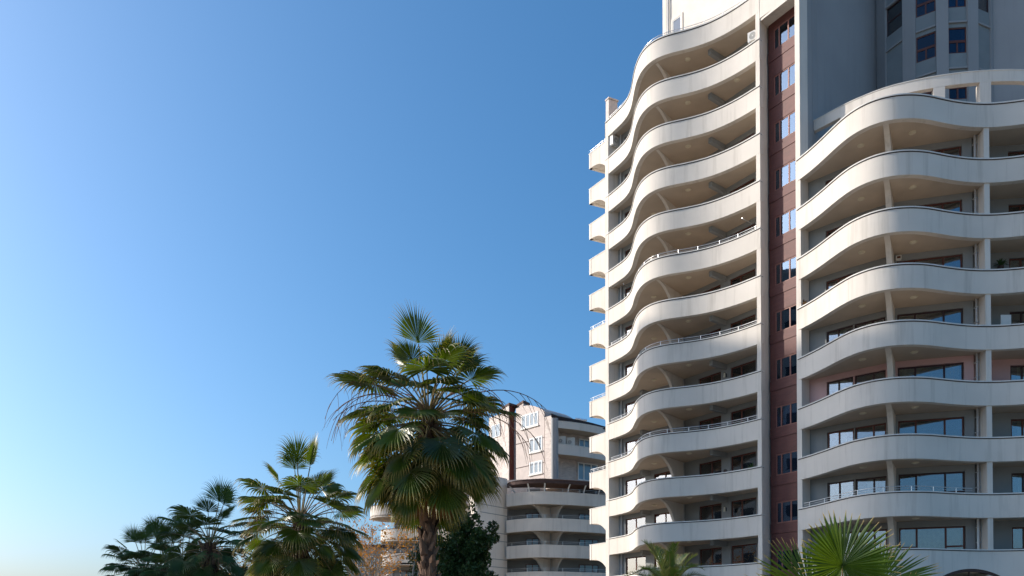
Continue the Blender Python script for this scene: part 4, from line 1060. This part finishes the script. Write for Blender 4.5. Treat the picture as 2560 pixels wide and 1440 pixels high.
for k in range(46):
    u = k / 46; o = child('frond', FM[min(4, int(u * 5.2))], dp, (0, 0, DZ - .3 * u), (rn.uniform(-.1, .1), rn.uniform(-.12, .12), k * 2.399963 + 2.6), rn.uniform(.72, .98))

# ============================================================ BARE TREES WITH AUTUMN LEAVES, EVERGREEN
def bare_tree(lab, x, y, H, seed, spread=1.0):
    t = thing('bare_tree', lab, 'tree', (x, y, 0), 'nearly leafless trees'); rn = random.Random(seed); tr = MB(); br = MB(); lf = MB()
    def grow(p, d, L, r, dep):
        n = 5; path = [p.copy()]
        for k in range(n):
            d = (d + Vector((rn.uniform(-1, 1), rn.uniform(-1, 1), rn.uniform(-.5, .9))) * .20).normalized(); p = p + d * L / n; path.append(p.copy())
        (tr if dep == 0 else br).tube(path, r, 6 if dep < 2 else 4, r * .6, cap=False)
        if dep >= 3:
            for q in path[1:]:
                if rn.random() < .65:
                    c = q + Vector((rn.uniform(-.1, .1), rn.uniform(-.1, .1), rn.uniform(-.12, .05))); a = Vector((rn.uniform(-1, 1), rn.uniform(-1, 1), rn.uniform(-1, 1))).normalized(); b = a.cross(Vector((rn.random(), rn.random(), 1))).normalized(); s = rn.uniform(.05, .11)
                    lf.add([c - a * s, c + b * s * .8, c + a * s, c - b * s * .8], [(0, 1, 2, 3)])
        if dep < 5:
            for k in range(3 if dep < 4 else 2):
                a = Vector((rn.uniform(-1, 1), rn.uniform(-1, 1), rn.uniform(-.2, .8))).normalized()
                grow(path[rn.choice((2, 3, 4, 5, 5))], (d * .7 + a * .75 * spread).normalized(), L * rn.uniform(.6, .78), r * .52, dep + 1)
    grow(Vector((0, 0, 0)), Vector((0, 0, 1)), H * .34, .16, 0)
    child('trunk', tr.mesh('trunk', M['twig']), t); child('branches', br.mesh('branches', M['twig']), t)
    o = child('leaves', lf.mesh('leaves', M['autumn']), t); o['kind'] = 'stuff'
for (px, Y, H, sd, lab) in ((960, 58, 14, 1, 'bare pale tree with few orange leaves between the two sunlit palms'), (1020, 52, 12.5, 2, 'bare pale tree with orange leaves just left of the big palm trunk'),
        (905, 62, 12.5, 5, 'bare tree with orange leaves right behind the second sunlit palm'), (640, 60, 11.5, 7, 'low bare tree with orange leaves between the shaded palms and the sunlit palm')):
    v = at(px, 1500, Y); bare_tree(lab, v.x, Y, H, sd, 1.15)
def evergreen(lab, x, y, zc, rx, rz, seed, n=5200):
    t = thing('evergreen_tree', lab, 'tree', (x, y, 0), 'dark evergreen trees'); rn = random.Random(seed)
    mb = MB(); mb.tube([(0, 0, 0), (.1, 0, zc * .5), (0, 0, zc)], .2, 8, .1)
    for k in range(9):
        a = k * 2.4; e = Vector((math.cos(a) * rx * .7, math.sin(a) * rx * .7, zc + rn.uniform(-.6, .7) * rz)); mb.tube([(0, 0, zc * .55), tuple(e * .5 + Vector((0, 0, zc * .35))), tuple(e)], .06, 5, .02)
    child('trunk', mb.mesh('trunk', M['wood']), t)
    cl = [(Vector((rn.gauss(0, .42) * rx, rn.gauss(0, .42) * rx, zc + rn.gauss(0, .40) * rz)), rn.uniform(.35, .75)) for _ in range(110)]
    lf = MB()
    for k in range(n):
        c, r = rn.choice(cl); v = Vector((rn.gauss(0, 1), rn.gauss(0, 1), rn.gauss(0, 1))).normalized() * r * rn.uniform(.6, 1.05); q = c + v
        a = Vector((rn.uniform(-1, 1), rn.uniform(-1, 1), rn.uniform(-1, 1))).normalized(); b = a.cross(Vector((rn.random(), rn.random(), 1))).normalized(); s = rn.uniform(.07, .16)
        lf.add([q - a * s, q + b * s * .6, q + a * s, q - b * s * .6], [(0, 1, 2, 3)])
    child('crown', lf.mesh('crown', M['evergreen']), t)
v = at(1165, 1395, 50); evergreen('dark dense evergreen tree right of the big palm trunk', v.x, 50, v.z, 1.75, 2.4, 4, 17000)
v = at(1075, 1400, 54); evergreen('dark evergreen tree hidden behind the big palm trunk', v.x, 54, v.z - .3, 1.1, 2.0, 9, 6000)
